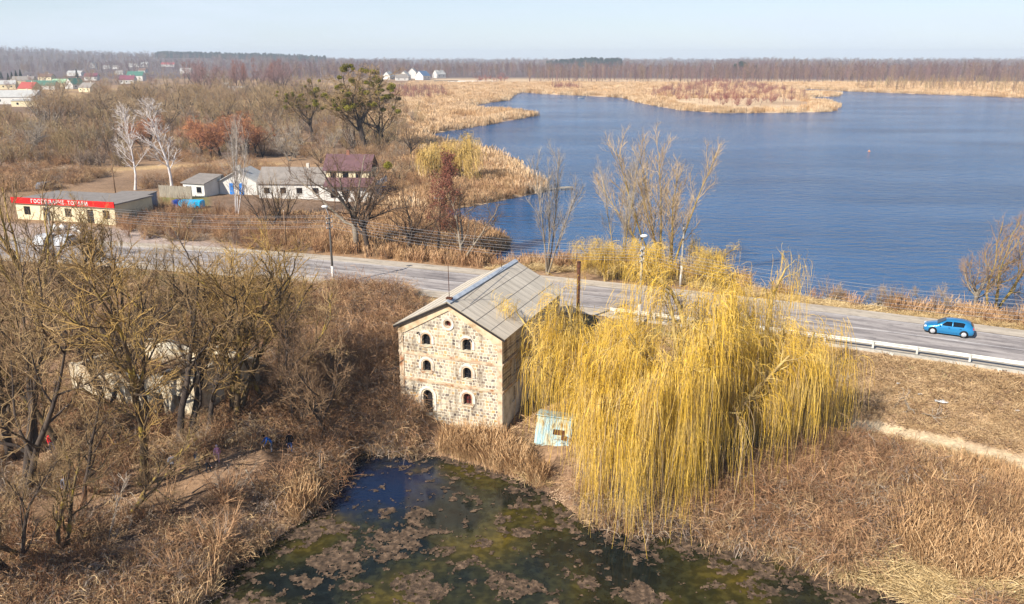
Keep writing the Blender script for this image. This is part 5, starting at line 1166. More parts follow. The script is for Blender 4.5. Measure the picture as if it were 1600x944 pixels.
# ---- trees one can tell apart
# foreground left
FG = [("leaning dark double-trunked tree at the lower left edge", 38, 770, 388, 'vase', 1, 'dark', 'olive', 0.9, (0, .12)),
      ("slender tree leaning right in front of the ruin's left end", 104, 722, 372, 'sparse', 2, 'lichen', 'olive', 1.0, (0, .28)),
      ("bare tree with pale lichen bole left of the walkers", 222, 752, 368, 'sparse', 3, 'lichen', 'lichtw', 1.1, (0, -.16)),
      ("thickest multi-stemmed tree, in front of the ruin's right half", 285, 706, 362, 'vase', 4, 'dark', 'olive', 1.0, (0, 0)),
      ("tall straight tree right beside the thick multi-stemmed one", 322, 690, 392, 'sparse', 5, 'dark', 'lichtw', 1.0, (0, .05)),
      ("yellowish lichen-covered tree at the ruin's right corner", 366, 660, 372, 'vase', 6, 'lichen', 'lichtw', 1.0, (0, .08)),
      ("spreading lichened tree between the ruin and the mill", 425, 640, 420, 'vase', 7, 'lichen', 'olive', 1.0, (0, .1)),
      ("small dark crooked tree at the head of the pond", 508, 702, 520, 'fork', 8, 'dark', 'brown', .9, (0, -.12)),
      ("tree at the far left edge with lichened limbs", 8, 668, 420, 'vase', 9, 'lichen', 'olive', .9, (0, .05)),
      ("bare tree behind the ruin's left end", 150, 560, 390, 'vase', 10, 'dark', 'olive', 1.0, (0, -.05)),
      ("upright bare tree behind the middle of the ruin", 215, 556, 372, 'sparse', 11, 'lichen', 'lichtw', 1.1, (0, .04)),
      ("bare tree behind the ruin's broken gable", 300, 560, 384, 'vase', 12, 'dark', 'olive', .9, (0, .06)),
      ("loose bare tree beyond the ruin's right corner", 372, 560, 400, 'sparse', 13, 'lichen', 'lichtw', 1.1, (0, .0)),
      ("bushy bare tree at the foot of the road bank", 420, 530, 402, 'vase', 14, 'lichen', 'lichtw', .9, (0, .1)),
      ("far-left tree behind the lower foreground trunks", 52, 590, 396, 'sparse', 15, 'lichen', 'olive', 1.1, (0, .0)),
      ("low twiggy tree at the left edge above the bottom corner", 60, 880, 640, 'sparse', 18, 'lichen', 'olive', 1.1, (0, .15)),
      ("tall tree with a single mistletoe ball in front of the shop", 72, 560, 186, 'fork', 19, 'yellow', 'olive', .62, (0, -.02)),
      ("arching bare tree rising in front of the storage shed", 190, 500, 300, 'vase', 20, 'lichen', 'lichtw', .8, (0, .05)),
      ("small bare tree on the verge behind the lamp pole's left", 440, 500, 376, 'bush', 21, 'lichen', 'lichtw', 1.2, (0, 0)),
      ("thin dark-stemmed tree right of the ruin", 462, 600, 470, 'sparse', 30, 'dark', 'olive', 1.0, (0, .06)),
      ("bent bare tree close to the left edge by the shop road", 18, 500, 372, 'vase', 31, 'lichen', 'olive', .9, (0, 0)),
      ("bare tree between the road and the ruin's centre", 262, 500, 372, 'vase', 32, 'lichen', 'lichtw', .9, (0, 0)),
      ("thin bare tree rising from the lower-left undergrowth", 130, 800, 560, 'sparse', 34, 'dark', 'olive', 1.1, (0, .1)),
      ("low spreading tree over the bottom-left undergrowth", 98, 868, 660, 'vase', 37, 'lichen', 'olive', 1.1, (0, .15)),
      ("second low tree near the bottom-left corner", 30, 905, 700, 'vase', 38, 'dark', 'olive', 1.0, (0, .1)),
      ("small arching tree above the lower-left reed tuft", 205, 800, 640, 'vase', 39, 'lichen', 'olive', 1.1, (0, -.15)),
      ("bare tree partly hiding the shop's left half", 128, 520, 318, 'vase', 40, 'lichen', 'olive', .9, (0, .04)),
      ("bare tree partly hiding the shop's right end", 176, 540, 330, 'sparse', 41, 'dark', 'olive', 1.0, (0, -.04)),
      ("bare twiggy tree between the path and the mill", 475, 668, 500, 'vase', 36, 'dark', 'brown', .9, (0, -.1)),
      ("dark many-stemmed tree standing before the ruin's middle", 232, 668, 378, 'vase', 44, 'dark', 'olive', .95, (0, .14)),
      ("dark tree leaning right before the ruin's left third", 165, 650, 400, 'vase', 45, 'dark', 'darktw', .9, (0, .16)),
      ("dark-twigged tree behind the blue-jacketed walker", 452, 660, 450, 'vase', 46, 'dark', 'darktw', .9, (0, 0)),
      ("dark forked tree left of the red-jacketed walker", 20, 720, 470, 'fork', 33, 'dark', 'brown', .9, (0, .1))]
for lb, px, py, ty, kd, sd, bk, tw, wd, tl in FG:
    tree_px(lb, px, py, ty, kd, sd, bk, tw, wide=wd, tilt=tl, rz=sd * 1.7, extra='mistletoe_one' if 'mistletoe' in lb else None, hs=1.0)
# beyond the road, left
MG = [("pale birch left of the brightest birch", 211, 297, 166, 'birch', 1, 'birch', 'pale', 1.2, None), ("brightest white birch standing in the dry field", 270, 300, 158, 'birch', 2, 'birch', 'pale', 1.5, None),
      ("white multi-stemmed birch in front of the blue-doored house", 369, 346, 186, 'fan', 3, 'birch', 'grey', .75, None),
      ("broad giant tree full of mistletoe, the tallest by the lake", 572, 236, 106, 'broad', 4, 'dark', 'olive', 1.35, 'mistletoe'), ("second trunk of the mistletoe grove, close against the giant", 600, 234, 122, 'broad', 5, 'dark', 'olive', 1.35, 'mistletoe'),
      ("slimmer mistletoe tree left of the giant one", 490, 218, 122, 'broad', 6, 'dark', 'olive', 1.1, 'mistletoe'), ("crooked bare tree at the reed edge right of the giant", 642, 250, 190, 'fork', 7, 'dark', 'brown', 1.1, None),
      ("bare tree with pruned fan of shoots in front of the cottage", 440, 355, 262, 'bush', 8, 'dark', 'olive', .8, None), ("leaning thin tree at the left end of the cottage", 420, 366, 282, 'vase', 9, 'dark', 'darktw', 1.05, None),
      ("large bare tree with thick straight bole before the plum-roofed house", 556, 394, 232, 'fork', 10, 'grey', 'darktw', 1.05, None), ("dark bare tree with a mistletoe ball right of the plum-roofed house", 578, 400, 262, 'fork', 11, 'dark', 'darktw', 1.05, 'mistletoe_one'),
      ("leaning dark tree over the reeds by the road", 633, 403, 290, 'fork', 12, 'dark', 'darktw', 1.05, None), ("oak with withered red-brown leaves in the roadside reeds", 686, 404, 246, 'sparse', 13, 'dark', 'red', .7, 'darkred'),
      ("grey bare tree at the tip of the reeds beside the road", 722, 411, 286, 'vase', 14, 'grey', 'darktw', 1.0, None), ("pale forked poplar behind the mill roof's ridge end", 855, 428, 232, 'fan', 15, 'grey', 'grey', .9, None),
      ("yellow-stemmed slender tree left of the big lakeside tree", 968, 436, 244, 'fan', 16, 'yellow', 'grey', .65, None), ("thin lakeside tree between the poplar and the big one", 983, 424, 292, 'sparse', 17, 'yellow', 'tan', .55, None),
      ("big fan-topped tree on the lake shore behind the willow", 1032, 432, 202, 'fan', 18, 'yellow', 'tan', .95, None), ("second fan-topped stem right of the big lakeside tree", 1046, 434, 226, 'fan', 22, 'yellow', 'tan', 1.1, None),
      ("bare lakeside tree nearer the car", 1519, 497, 372, 'fork', 19, 'grey', 'brown', .9, None), ("leaning lakeside tree at the right edge of the lake shore", 1545, 500, 330, 'vase', 20, 'yellow', 'brown', .8, None),
      ("thin dark tree between the leaning tree and the reed pole", 660, 405, 320, 'sparse', 21, 'dark', 'darktw', 1.05, None)]
for lb, px, py, ty, kd, sd, bk, tw, wd, ex in MG:
    tree_px(lb, px, py, ty, kd, sd, bk, tw, wide=wd, extra=ex, rz=sd * 2.1, name="birch_tree" if 'birch' in lb else "bare_tree")

def rows(label, group, lst, kinds, barks, twigs, name="bare_tree", extra=None, wide=1.0, seeds=(1, 2, 3), h=None):
    for i, (px, py, ty) in enumerate(lst):
        j = i % len(kinds)
        if h: x, y, z = ground_at(px, py); plant_tree(label, x, y, h * random.uniform(.8, 1.2), kinds[j], seeds[i % len(seeds)], barks[i % len(barks)], twigs[i % len(twigs)], group=group, name=name, extra=extra, wide=wide)
        else: tree_px(label, px, py, ty, kinds[j], seeds[i % len(seeds)], barks[i % len(barks)], twigs[i % len(twigs)], group=group, name=name, extra=extra, wide=wide)
g_ = np.random.default_rng(31)
def jit(x0, x1, y0, y1, h0, h1, n): return [(float(g_.uniform(x0, x1)), y, y - float(g_.uniform(h0, h1))) for y in [float(g_.uniform(y0, y1)) for _ in range(n)]]
rows("small oak holding rusty withered leaves at the field's edge", "rusty-leaved oaks along the field", [(314, 248, 190), (330, 250, 196), (345, 246, 184), (364, 246, 176), (388, 248, 184), (402, 246, 198), (236, 232, 182), (222, 236, 190), (296, 238, 200), (376, 242, 206)], ['fork'], ['dark'], ['red'], name="oak_tree", extra='oakleaf', wide=1.25)
rows("olive-crowned bare tree of the dense thicket below the village", "olive bare trees of the village thicket", jit(60, 480, 172, 205, 34, 52, 60) + jit(150, 450, 150, 172, 26, 38, 30), ['vase', 'fork', 'bush'], ['dark', 'grey'], ['olive', 'olive', 'tan', 'brown'], wide=1.35)
rows("grey-brown bare tree scattered across the rough field", "bare trees of the rough field", jit(0, 200, 205, 250, 34, 55, 12) + jit(400, 560, 228, 262, 30, 50, 16) + jit(590, 660, 235, 290, 24, 42, 10), ['vase', 'bush'], ['grey', 'dark'], ['grey', 'brown', 'tan'], wide=1.3)
rows("tall purplish alder in the grove behind the thicket", "purplish alders behind the thicket", jit(288, 445, 132, 146, 32, 42, 46), ['sparse', 'birch', 'vase'], ['dark'], ['purple', 'red', 'purple'], wide=1.0)
rows("bare garden tree among the village houses", "bare garden trees in the village", jit(0, 260, 112, 152, 11, 19, 60) + jit(440, 560, 128, 150, 16, 26, 12), ['vase', 'low'], ['grey'], ['brown', 'purple', 'tan'], wide=1.3)
def fir_mesh():
    g = np.random.default_rng(5); Cs = []; n = 4200; t = g.random(n) ** .8; z = 1 + 9 * t; r = (1 - t) * 2.6 * (0.55 + .45 * np.abs(np.sin(z * 4.5))) * np.sqrt(g.random(n)); a = g.random(n) * 6.28
    C = np.stack([r * np.cos(a), r * np.sin(a), z - r * .25], 1); A = norm(np.stack([np.cos(a), np.sin(a), -.3 + 0 * a], 1)) * .32; Bv = norm(np.cross(A, g.normal(size=A.shape))) * .12
    V = np.stack([C - A, C + Bv, C + A, C - Bv], 1).reshape(-1, 3); P, R = trunk_curve(g, 9.6, .18, 5, 0, 0)
    return npmesh("crown", V, np.arange(4 * n).reshape(n, 4), T_['fir']), npmesh("trunk", *tubes(P, R, 6), B_['dark'])
fc, ft = fir_mesh()
for px, py, ty in [(20, 128, 112), (27, 129, 110), (34, 129, 109), (3, 124, 112), (50, 130, 117), (121, 124, 108), (252, 104, 95), (14, 128, 114)]:
    x, y, z = ground_at(px, py); r = empty("fir_tree", (x, y, z)); s = top_h(x, y, z, ty) / 10; r.scale = (s, s, s); tag(r, "dark green fir standing among the village houses", "fir tree", "dark firs of the village"); link("crown", fc, r); link("trunk", ft, r)

# ------------------------------------------------------------------ golden weeping willows
def weeping(label, px, py, ty, spread, seed, n_str, twig='gold', low=.5, wide_strand=.0095, H=None, reach=(.8, 5), asym=(0, 0)):
    x, y, z = ground_at(px, py); H = H or top_h(x, y, z, ty); g = np.random.default_rng(seed)
    P, R = trunk_curve(g, H * .30, H * .036, 6, .08, .05, tip=.8)
    def limbs(n, ang, asd, L, up): return grow(g, P, R, n, .6, 1, ang, asd, L, up=up, wig=.13, rs=.6, K=10, rmin=.05, lenfall=0)
    ls = [limbs(7, 1.0, .12, spread * 1.15, .08), limbs(6, .62, .12, spread * 1.15, .12), limbs(4, .25, .12, H * .66, .18)]
    P1 = np.concatenate([q[0] for q in ls]); R1 = np.concatenate([q[1] for q in ls])
    tt_ = np.linspace(0, 1, 10)[None] ** 1.2; P1[..., 0] += asym[0] * tt_; P1[..., 1] += asym[1] * tt_
    over = np.maximum(P1[..., 2] - H * .86, 0); P1[..., 2] -= over * .55
    P2, R2 = grow(g, P1, R1, 9, .25, 1, .8, .3, spread * .40, up=.10, wig=.2, rs=.5, K=7, rmin=.026, lenfall=.25)
    P3, R3 = grow(g, P2, R2, 7, .2, 1, .75, .3, spread * .20, up=.03, wig=.24, rs=.5, K=5, rmin=.013, lenfall=.2)
    src = np.concatenate([P2[:, 3:].reshape(-1, 3), P3[:, 1:].reshape(-1, 3), P3[:, 3:].reshape(-1, 3)])
    keep = fbm(src[:, 0] * .55 + 60, src[:, 1] * .55 + src[:, 2] * .4 + 60, seed, 2, 1.0) > .36; keep &= (src[:, 2] < H * .72) | (g.random(len(src)) < .65); src = src[keep]
    cl = src[g.integers(0, len(src), max(80, n_str // 20))]; o = cl[g.integers(0, len(cl), n_str)] + g.normal(size=(n_str, 3)) * np.array([.3, .3, .35])
    loose = g.random(n_str) < .5; o[loose] = src[g.integers(0, len(src), loose.sum())] + g.normal(size=(loose.sum(), 3)) * .12
    rad = norm(np.concatenate([o[:, :2] - P[0, -1, :2], np.zeros((n_str, 1))], 1) + g.normal(size=(n_str, 3)) * .5 * np.array([1, 1, 0]))
    out = np.hypot(o[:, 0] - asym[0] * .5, o[:, 1] - asym[1] * .5) / spread
    L_ = (reach[0] + (reach[1] - reach[0]) * g.random(n_str) ** 1.4) * np.clip(.35 + .8 * out, .35, 1.3)
    gz0 = height(o[:, 0] + x, o[:, 1] + y) - z
    L_ = np.minimum(L_, np.maximum(o[:, 2] - gz0 - low * 0 - .1 - g.random(n_str) * .7, .4))
    K = 7; s = np.linspace(0, 1, K); drift = g.normal(size=(n_str, 3)) * .08; drift[:, 2] = 0
    up_ = g.uniform(.0, .5, n_str)
    S = o[:, None] + rad[:, None] * (np.sin(np.minimum(s * 3, 1.57))[None, :, None] * g.uniform(.1, .9, (n_str, 1, 1))) + drift[:, None] * (s[None, :, None] * L_[:, None, None])
    S[..., 2] += up_[:, None] * np.sin(np.minimum(s * 4, 3.14))[None] - L_[:, None] * (s ** 1.25)[None]
    S += np.cumsum(g.normal(size=S.shape) * .05 * np.minimum(L_, 3)[:, None, None] * .45, axis=1) * np.array([1, 1, .3])
    gz = height(S[:, -1, 0] + x, S[:, -1, 1] + y) - z; S[..., 2] = np.maximum(S[..., 2], gz[:, None] + .25 * g.random((n_str, 1)) + .08)
    r = empty("weeping_willow", (x, y, z)); tag(r, label, "willow tree")
    link("trunk", npmesh("trunk", *join([tubes(P, R, 10), tubes(P1, R1, 7)]), B_['willow'], smooth=True), r)
    link("crown", npmesh("crown", *join([tubes(P2, R2, 5), ribbons(P3, R3, g)]), B_['willow']), r)
    Vv, Fq = ribbons(S, np.full(S.shape[:2], wide_strand) * np.linspace(1.1, .7, K)[None] * g.uniform(.7, 1.3, (n_str, 1)), g)
    link("hanging_shoots", npmesh("hanging_shoots", Vv, Fq, mats=[T_[twig], T_['goldpale'], T_['tan']], midx=np.repeat(np.where(g.random(n_str) < np.clip(.78 - o[:, 2] / H * .75, .12, .7), g.integers(1, 3, n_str), 0), K - 1)), r)
    return r
weeping("golden weeping willow hanging over the mill's right wall", 888, 645, 432, 5.4, 3, 6200, H=10.8, asym=(-.9, 0))
weeping("broadest golden weeping willow, trailing its shoots over the pond", 972, 738, 470, 6.6, 4, 10500, H=10.4, reach=(1.0, 8), asym=(.5, -3.0))
weeping("golden weeping willow in the middle with crown rising across the road", 1078, 735, 408, 7.6, 5, 12500, reach=(.8, 8))
weeping("rightmost golden weeping willow, its shadow falling on the slope", 1172, 715, 418, 5.6, 6, 8500, reach=(.8, 8.5))
weeping("small golden willow on the lake side behind the slim lamp pole", 945, 440, 398, 3.8, 7, 1900, H=4.6, reach=(.5, 2.2))
weeping("small golden willow at the foot of the big lakeside tree", 1015, 444, 392, 3.6, 8, 1900, H=4.8, reach=(.5, 2.2))
weeping("small golden willow right of the plain concrete pole", 1110, 452, 420, 3.8, 9, 1900, H=4.6, reach=(.5, 2.2))
weeping("yellow willow bush on the reedy bank near the jetty", 712, 285, 228, 7.5, 10, 3600, twig='goldpale', reach=(1.0, 3.6), wide_strand=.03)

rows("thin leafless sapling on the lake side of the road near the car", "saplings along the lake side of the road", [(1296, 474, 432), (1310, 476, 440), (1372, 484, 440), (1390, 486, 446), (1402, 488, 442), (1440, 491, 446), (1466, 494, 448), (1478, 495, 444), (1580, 508, 470), (1352, 482, 446)], ['bush', 'sparse'], ['grey'], ['brown', 'tan'], name="bare_sapling")
# ------------------------------------------------------------------ stuff: scattered by geometry nodes
def stuff(name, label, cat, pts, protos, smin=.7, smax=1.3, tilt=.12, zs=None, seed=0, hs=None):
    """pts (n,3)"""
    g = np.random.default_rng(seed); n = len(pts); me = bpy.data.meshes.new(name); me.vertices.add(n); me.vertices.foreach_set("co", np.asarray(pts, np.float32).ravel())
    rot = np.stack([g.normal(size=n) * tilt, g.normal(size=n) * tilt, g.random(n) * 6.283], 1); sc_ = g.uniform(smin, smax, n)[:, None] * np.ones((1, 3))
    if zs is not None: sc_[:, :2] *= zs[:, None] if np.ndim(zs) == 1 else zs
    if hs is not None: sc_ = sc_ * hs[:, None]
    for nm, ty, arr in (("rot", 'FLOAT_VECTOR', rot), ("scl", 'FLOAT_VECTOR', sc_)):
        a = me.attributes.new(nm, ty, 'POINT'); a.data.foreach_set("vector", arr.astype(np.float32).ravel())
    a = me.attributes.new("pick", 'INT', 'POINT'); a.data.foreach_set("value", g.integers(0, len(protos), n).astype(np.int32))
    o = link(name, me); tag(o, label, cat, kind="stuff")
    ng = bpy.data.node_groups.new(name + "_nodes", 'GeometryNodeTree'); ng.interface.new_socket("Geometry", in_out='INPUT', socket_type='NodeSocketGeometry'); ng.interface.new_socket("Geometry", in_out='OUTPUT', socket_type='NodeSocketGeometry')
    N = ng.nodes; L = ng.links; gi = N.new("NodeGroupInput"); go = N.new("NodeGroupOutput"); jn = N.new("GeometryNodeJoinGeometry")
    def attr(nm, ty):
        q = N.new("GeometryNodeInputNamedAttribute"); q.data_type = ty; q.inputs["Name"].default_value = nm; return q.outputs[0]
    rt = N.new("FunctionNodeEulerToRotation"); L.new(attr("rot", 'FLOAT_VECTOR'), rt.inputs[0]); sc2 = attr("scl", 'FLOAT_VECTOR'); pk = attr("pick", 'INT')
    for i, p in enumerate(protos):
        oi = N.new("GeometryNodeObjectInfo"); oi.inputs["Object"].default_value = p; oi.inputs["As Instance"].default_value = True
        cm = N.new("FunctionNodeCompare"); cm.data_type = 'INT'; cm.operation = 'EQUAL'; L.new(pk, cm.inputs[2]); cm.inputs[3].default_value = i
        ip = N.new("GeometryNodeInstanceOnPoints"); L.new(gi.outputs[0], ip.inputs["Points"]); L.new(cm.outputs[0], ip.inputs["Selection"]); L.new(oi.outputs["Geometry"], ip.inputs["Instance"]); L.new(rt.outputs[0], ip.inputs["Rotation"]); L.new(sc2, ip.inputs["Scale"])
        L.new(ip.outputs[0], jn.inputs[0])
    L.new(jn.outputs[0], go.inputs[0]); md = o.modifiers.new("scatter", 'NODES'); md.node_group = ng
    return o

def pobj(name, V, Fq, m): return bpy.data.objects.new(name, npmesh(name, V, Fq, m))

def blades(g, n, rad, h, hw, K=4, lean=.25, curl=.2, base_z=-.1, hsd=.25, clump=None):
    a = g.random(n) * 6.28; r = rad * np.sqrt(g.random(n)); o = np.stack([r * np.cos(a), r * np.sin(a), np.full(n, base_z)], 1)
    if clump is not None: o[:, :2] = clump[g.integers(0, len(clump), n)] + g.normal(size=(n, 2)) * rad * .12
    d = norm(np.concatenate([g.normal(size=(n, 2)) * lean, np.ones((n, 1))], 1)); L_ = h * np.clip(1 + hsd * g.normal(size=n), .35, 1.7)
    c = g.normal(size=(n, 3)) * curl; c[:, 2] = -np.abs(c[:, 2]) * .7; s = np.linspace(0, 1, K)
    P = o[:, None] + d[:, None] * (L_[:, None] * s)[..., None] + c[:, None] * ((L_[:, None] * s ** 2))[..., None]
    return P, np.full((n, K), hw)
def clump_obj(name, seed, m, n, rad, h, hw, plume=False, **k):
    g = np.random.default_rng(seed); P, R = blades(g, n, rad, h, hw, **k)
    if plume: R = R * np.array([1, .9, .8, .7, 2.3, 1.2])[None] if R.shape[1] == 6 else R
    return pobj(name, *ribbons(P, R, g), m)
def tangle(name, seed, m, n, rad, h, hw):
    """arching crossing stems: brambles and dead weeds with side twigs"""
    g = np.random.default_rng(seed); a = g.random(n) * 6.28; r = rad * np.sqrt(g.random(n)); o = np.stack([r * np.cos(a), r * np.sin(a), np.full(n, -.1)], 1)
    az = g.random(n) * 6.28; K = 6; s = np.linspace(0, 1, K); L_ = g.uniform(.6, 1.5, n) * h * 1.3; rise = g.uniform(.4, 1.1, n) * h
    P = o[:, None] + np.stack([np.cos(az)[:, None] * L_[:, None] * s * .7, np.sin(az)[:, None] * L_[:, None] * s * .7, rise[:, None] * np.sin(s * g.uniform(1.6, 2.9, (n, 1)))], -1) + np.cumsum(g.normal(size=(n, K, 3)) * .04 * h, 1)
    R = np.full((n, K), hw); P1, R1 = grow(g, P, R, 4, .2, 1, .8, .3, h * .35, up=.1, wig=.2, K=3, rmin=hw * .7)
    V, Fq = join([ribbons(P, R, g), ribbons(P1, R1, g)]); return pobj(name, V, Fq, m)

V_ = dict(reed=veg("dry_reeds", lin(146, 112, 76), lin(214, 180, 136), lin(186, 148, 106)), redreed=veg("russet_reeds", lin(142, 106, 76), lin(204, 168, 128), lin(176, 138, 102)), marsh=veg("marsh_straw", lin(180, 148, 112), lin(222, 194, 156), lin(204, 172, 134)),
          brush=veg("brown_brush", lin(112, 86, 62), lin(206, 176, 132), lin(164, 132, 98)), redbrush=veg("red_brown_brush", lin(118, 84, 60), lin(198, 158, 118), lin(158, 120, 88)), grass=veg("dead_grass", lin(148, 118, 84), lin(218, 188, 144), lin(186, 154, 114)),
          greyb=veg("grey_brush", lin(112, 98, 88), lin(176, 160, 140), lin(146, 128, 114)), tus=veg("pale_tussock", lin(172, 144, 98), lin(224, 198, 148)), leaf=veg("fallen_leaves", lin(126, 94, 72), lin(206, 174, 140), lin(168, 136, 108)),
          green=veg("short_green_grass", lin(104, 104, 58), lin(142, 134, 82)), tanb=veg("tan_scrub", lin(132, 104, 74), lin(182, 150, 112), lin(156, 124, 90)))
P_reed = [clump_obj("reed_clump", i, V_['reed'], 95, .9, 1.8, .011, plume=True, K=6, lean=.16, curl=.16) for i in range(3)]
P_redr = [clump_obj("reed_clump", i + 5, V_['redreed'], 70, .9, 1.7, .018, plume=True, K=6, lean=.16, curl=.15) for i in range(3)]
P_brush = [tangle("weed_tangle", 10, V_['brush'], 42, .9, 1.1, .011), tangle("weed_tangle", 11, V_['redbrush'], 42, .9, 1.25, .011), tangle("weed_tangle", 12, V_['brush'], 40, 1.0, .8, .012), tangle("weed_tangle", 13, V_['greyb'], 36, 1.0, .9, .012)]
P_red = [tangle("bramble", 19, V_['greyb'], 44, 1, 1.6, .012), tangle("bramble", 18, V_['tanb'], 44, 1, 1.4, .012), tangle("bramble", 14, V_['redbrush'], 46, .9, 1.5, .011), tangle("bramble", 15, V_['redbrush'], 46, 1, 1.9, .011), tangle("bramble", 16, V_['brush'], 46, 1, 1.5, .011)]
P_grass = [clump_obj("grass_tuft", 20 + i, V_['grass'], 70, .5, .36, .011, lean=.7, curl=.5, K=3) for i in range(3)]
P_tus = [clump_obj("tussock", 24 + i, V_['tus'], 120, .3, .8, .012, lean=.55, curl=.6, K=4) for i in range(2)]
P_green = [clump_obj("green_tuft", 28, V_['green'], 60, .6, .16, .012, lean=.7, curl=.4, K=3)]
def litter_proto():
    g = np.random.default_rng(3); V, Fq = leafpuff(g, np.zeros((1, 3)), 1.0, 90, .07); V[:, 2] = np.abs(V[:, 2]) * .08 + .02; return pobj("leaf_litter", V, Fq, V_['leaf'])
P_leaf = [litter_proto()]
def scrub(kind, seed, m, H):
    tv, cv, tips, h = proto(kind, seed); V, Fq = join([tv, cv]); return pobj("scrub", V * (H / 10), Fq, m)
P_scrub = [scrub('bush', 1, V_['tanb'], 4.2), scrub('bush', 2, V_['redbrush'], 3.4), scrub('bush', 3, V_['greyb'], 4.0), scrub('bush', 4, V_['tanb'], 5)]
P_shrub = [scrub('bush', 5, V_['redbrush'], 2.9), scrub('bush', 6, V_['tanb'], 2.6), scrub('bush', 7, V_['brush'], 3.0)]

def scat(poly, n, z=3.0, seed=0, dens=None, world=False):
    """n random ground points inside a pixel polygon (mapped to the ground)"""
    pl = poly if world else poly_at(poly, z); g = np.random.default_rng(seed); xs = [p[0] for p in pl]; ys = [p[1] for p in pl]; out = []; tot = 0
    while tot < n:
        x = g.uniform(min(xs), max(xs), n * 3); y = g.uniform(min(ys), max(ys), n * 3); k = inside(x, y, pl)
        if dens is not None: k &= g.random(len(x)) < dens(x, y)
        x, y = x[k], y[k]; out.append(np.stack([x, y], 1)); tot += len(x)
        if len(x) < 3: break
    q = np.concatenate(out)[:n]; zz = height(q[:, 0], q[:, 1]); return np.concatenate([q, zz[:, None]], 1)
PATH = [ground_at(a, b)[:2] for a, b in [(1340, 662), (1400, 672), (1480, 690), (1540, 704), (1600, 722), (1680, 745)]]
def dry(p, road=7.0, m=.1):
    """keep points off water, road and buildings"""
    x, y = p[:, 0], p[:, 1]; k = (sdpoly(x, y, LAKE) > m) & (sdpoly(x, y, POND) > m) & (np.abs(road_t(x, y)) > road) & ((seg_d(x, y, PATH[:-1], PATH[1:]) > .8) | (y > 80))
    for c in ((-5.3, 69.3, 10.2, 15.4, math.atan2(-.367, .930)), ):
        cx = -0.75 - .93 * 4.65 + .367 * 7.2; cy = 60.35 + .367 * 4.65 + .93 * 7.2; dx, dy = x - cx, y - cy; u = dx * .93 - dy * .367; v = dx * .367 + dy * .93; k &= ~((np.abs(u) < 4.9) & (np.abs(v) < 7.5))
    return clear(p[k])
PEOPLE_PX = [(310, 738), (341, 722), (326, 738), (271, 741), (261, 752), (83, 707), (425, 706), (454, 708), (106, 778)]
PEOPLE = [ground_at(a, b)[:2] for a, b in PEOPLE_PX]
cab = at(862, 690, 1.6)
def clear(p, r=1.5):
    k = np.ones(len(p), bool)
    for x, y in PEOPLE + [cab, (cab[0], cab[1] + 1)]:
        d = np.sqrt(((p[:, 0] - x) / 1.0) ** 2 + ((p[:, 1] - y + 1.3) / 2.0) ** 2); k &= d > (r if (x, y) in PEOPLE else 1.3)
    return p[k]
def patch(s, lo, hi, sd=0):
    def f(x, y): return sstep(lo, hi, fbm(x + 500, y + 500, sd, 3, s))
    return f
left_bank = [(-60, 600), (120, 625), (300, 660), (420, 560), (440, 500), (625, 492), (640, 660), (560, 708), (500, 790), (330, 944), (-60, 944), (-200, 700)]
behind = [(400, 474), (630, 496), (700, 530), (640, 665), (560, 700), (430, 690), (430, 560)]
right_bank = [(790, 660), (900, 620), (1280, 560), (1700, 620), (1750, 960), (1420, 960), (1300, 905), (1120, 845), (1000, 830), (860, 765), (800, 735)]
slope = [(1270, 540), (1640, 590), (1700, 800), (1600, 760), (1400, 700), (1270, 690)]
bramble_band = [(1050, 780), (1180, 700), (1330, 690), (1450, 730), (1640, 800), (1640, 840), (1420, 785), (1360, 830), (1200, 822)]
reed_right = [(1420, 770), (1500, 755), (1640, 800), (1700, 930), (1500, 900), (1400, 850)]
reed_mill = [(676, 668), (780, 676), (800, 705), (850, 745), (905, 795), (860, 768), (800, 742), (740, 722), (690, 708)]
allnear = [(-250, 440), (380, 432), (1030, 500), (1640, 590), (1800, 960), (-300, 960)]
stuff("leaf_litter", "fallen leaves and broken weed covering the banks", "leaf litter", dry(np.concatenate([scat(allnear, 15000, seed=41)])), P_leaf, .5, 1.3, .15, seed=1)
stuff("dead_grass", "dry tufts of dead grass over the banks and slopes", "dry grass", dry(np.concatenate([scat(allnear, 9000, seed=42, dens=patch(.35, .35, .6, 3)), scat(slope, 4200, seed=43)])), P_grass, .5, 1.2, .2, seed=2)
stuff("verge_grass", "short green grass on the road verges", "grass", np.concatenate([scat([(380, 440), (500, 446), (660, 464), (640, 476), (480, 462), (380, 460)], 1800, 5, seed=44), scat([(1400, 700), (1620, 745), (1620, 775), (1440, 730)], 900, 2.2, seed=45)]), P_green, .6, 1.3, .1, seed=3)
stuff("undergrowth", "tangled brown weeds and brambles covering the left bank", "undergrowth", dry(np.concatenate([scat(left_bank, 3000, seed=46, dens=patch(.25, .36, .56, 7)), scat([(-60, 470), (400, 480), (420, 560), (300, 650), (-60, 600)], 420, seed=88, dens=patch(.2, .45, .6, 7)), scat(behind, 2600, seed=47), scat(right_bank, 2200, seed=48, dens=lambda x, y: patch(.25, .42, .6, 8)(x, y) * (sdpoly(x, y, poly_at([(1240, 530), (1700, 590), (1700, 800), (1560, 740), (1400, 700), (1300, 680)], 3)) > 0))])), P_brush, .5, 1.25, .25, seed=4)
stuff("bank_shrubs", "grey and tan leafless bushes dotted over the left bank", "shrubs", dry(np.concatenate([scat(left_bank, 110, seed=89), scat([(-60, 700), (300, 700), (420, 800), (330, 900), (-60, 944)], 50, seed=90)])), [scrub("bush", 5, V_["greyb"], 2.2), scrub("bush", 6, V_["tanb"], 1.8), P_shrub[0]], .5, 1.2, .2, seed=24)
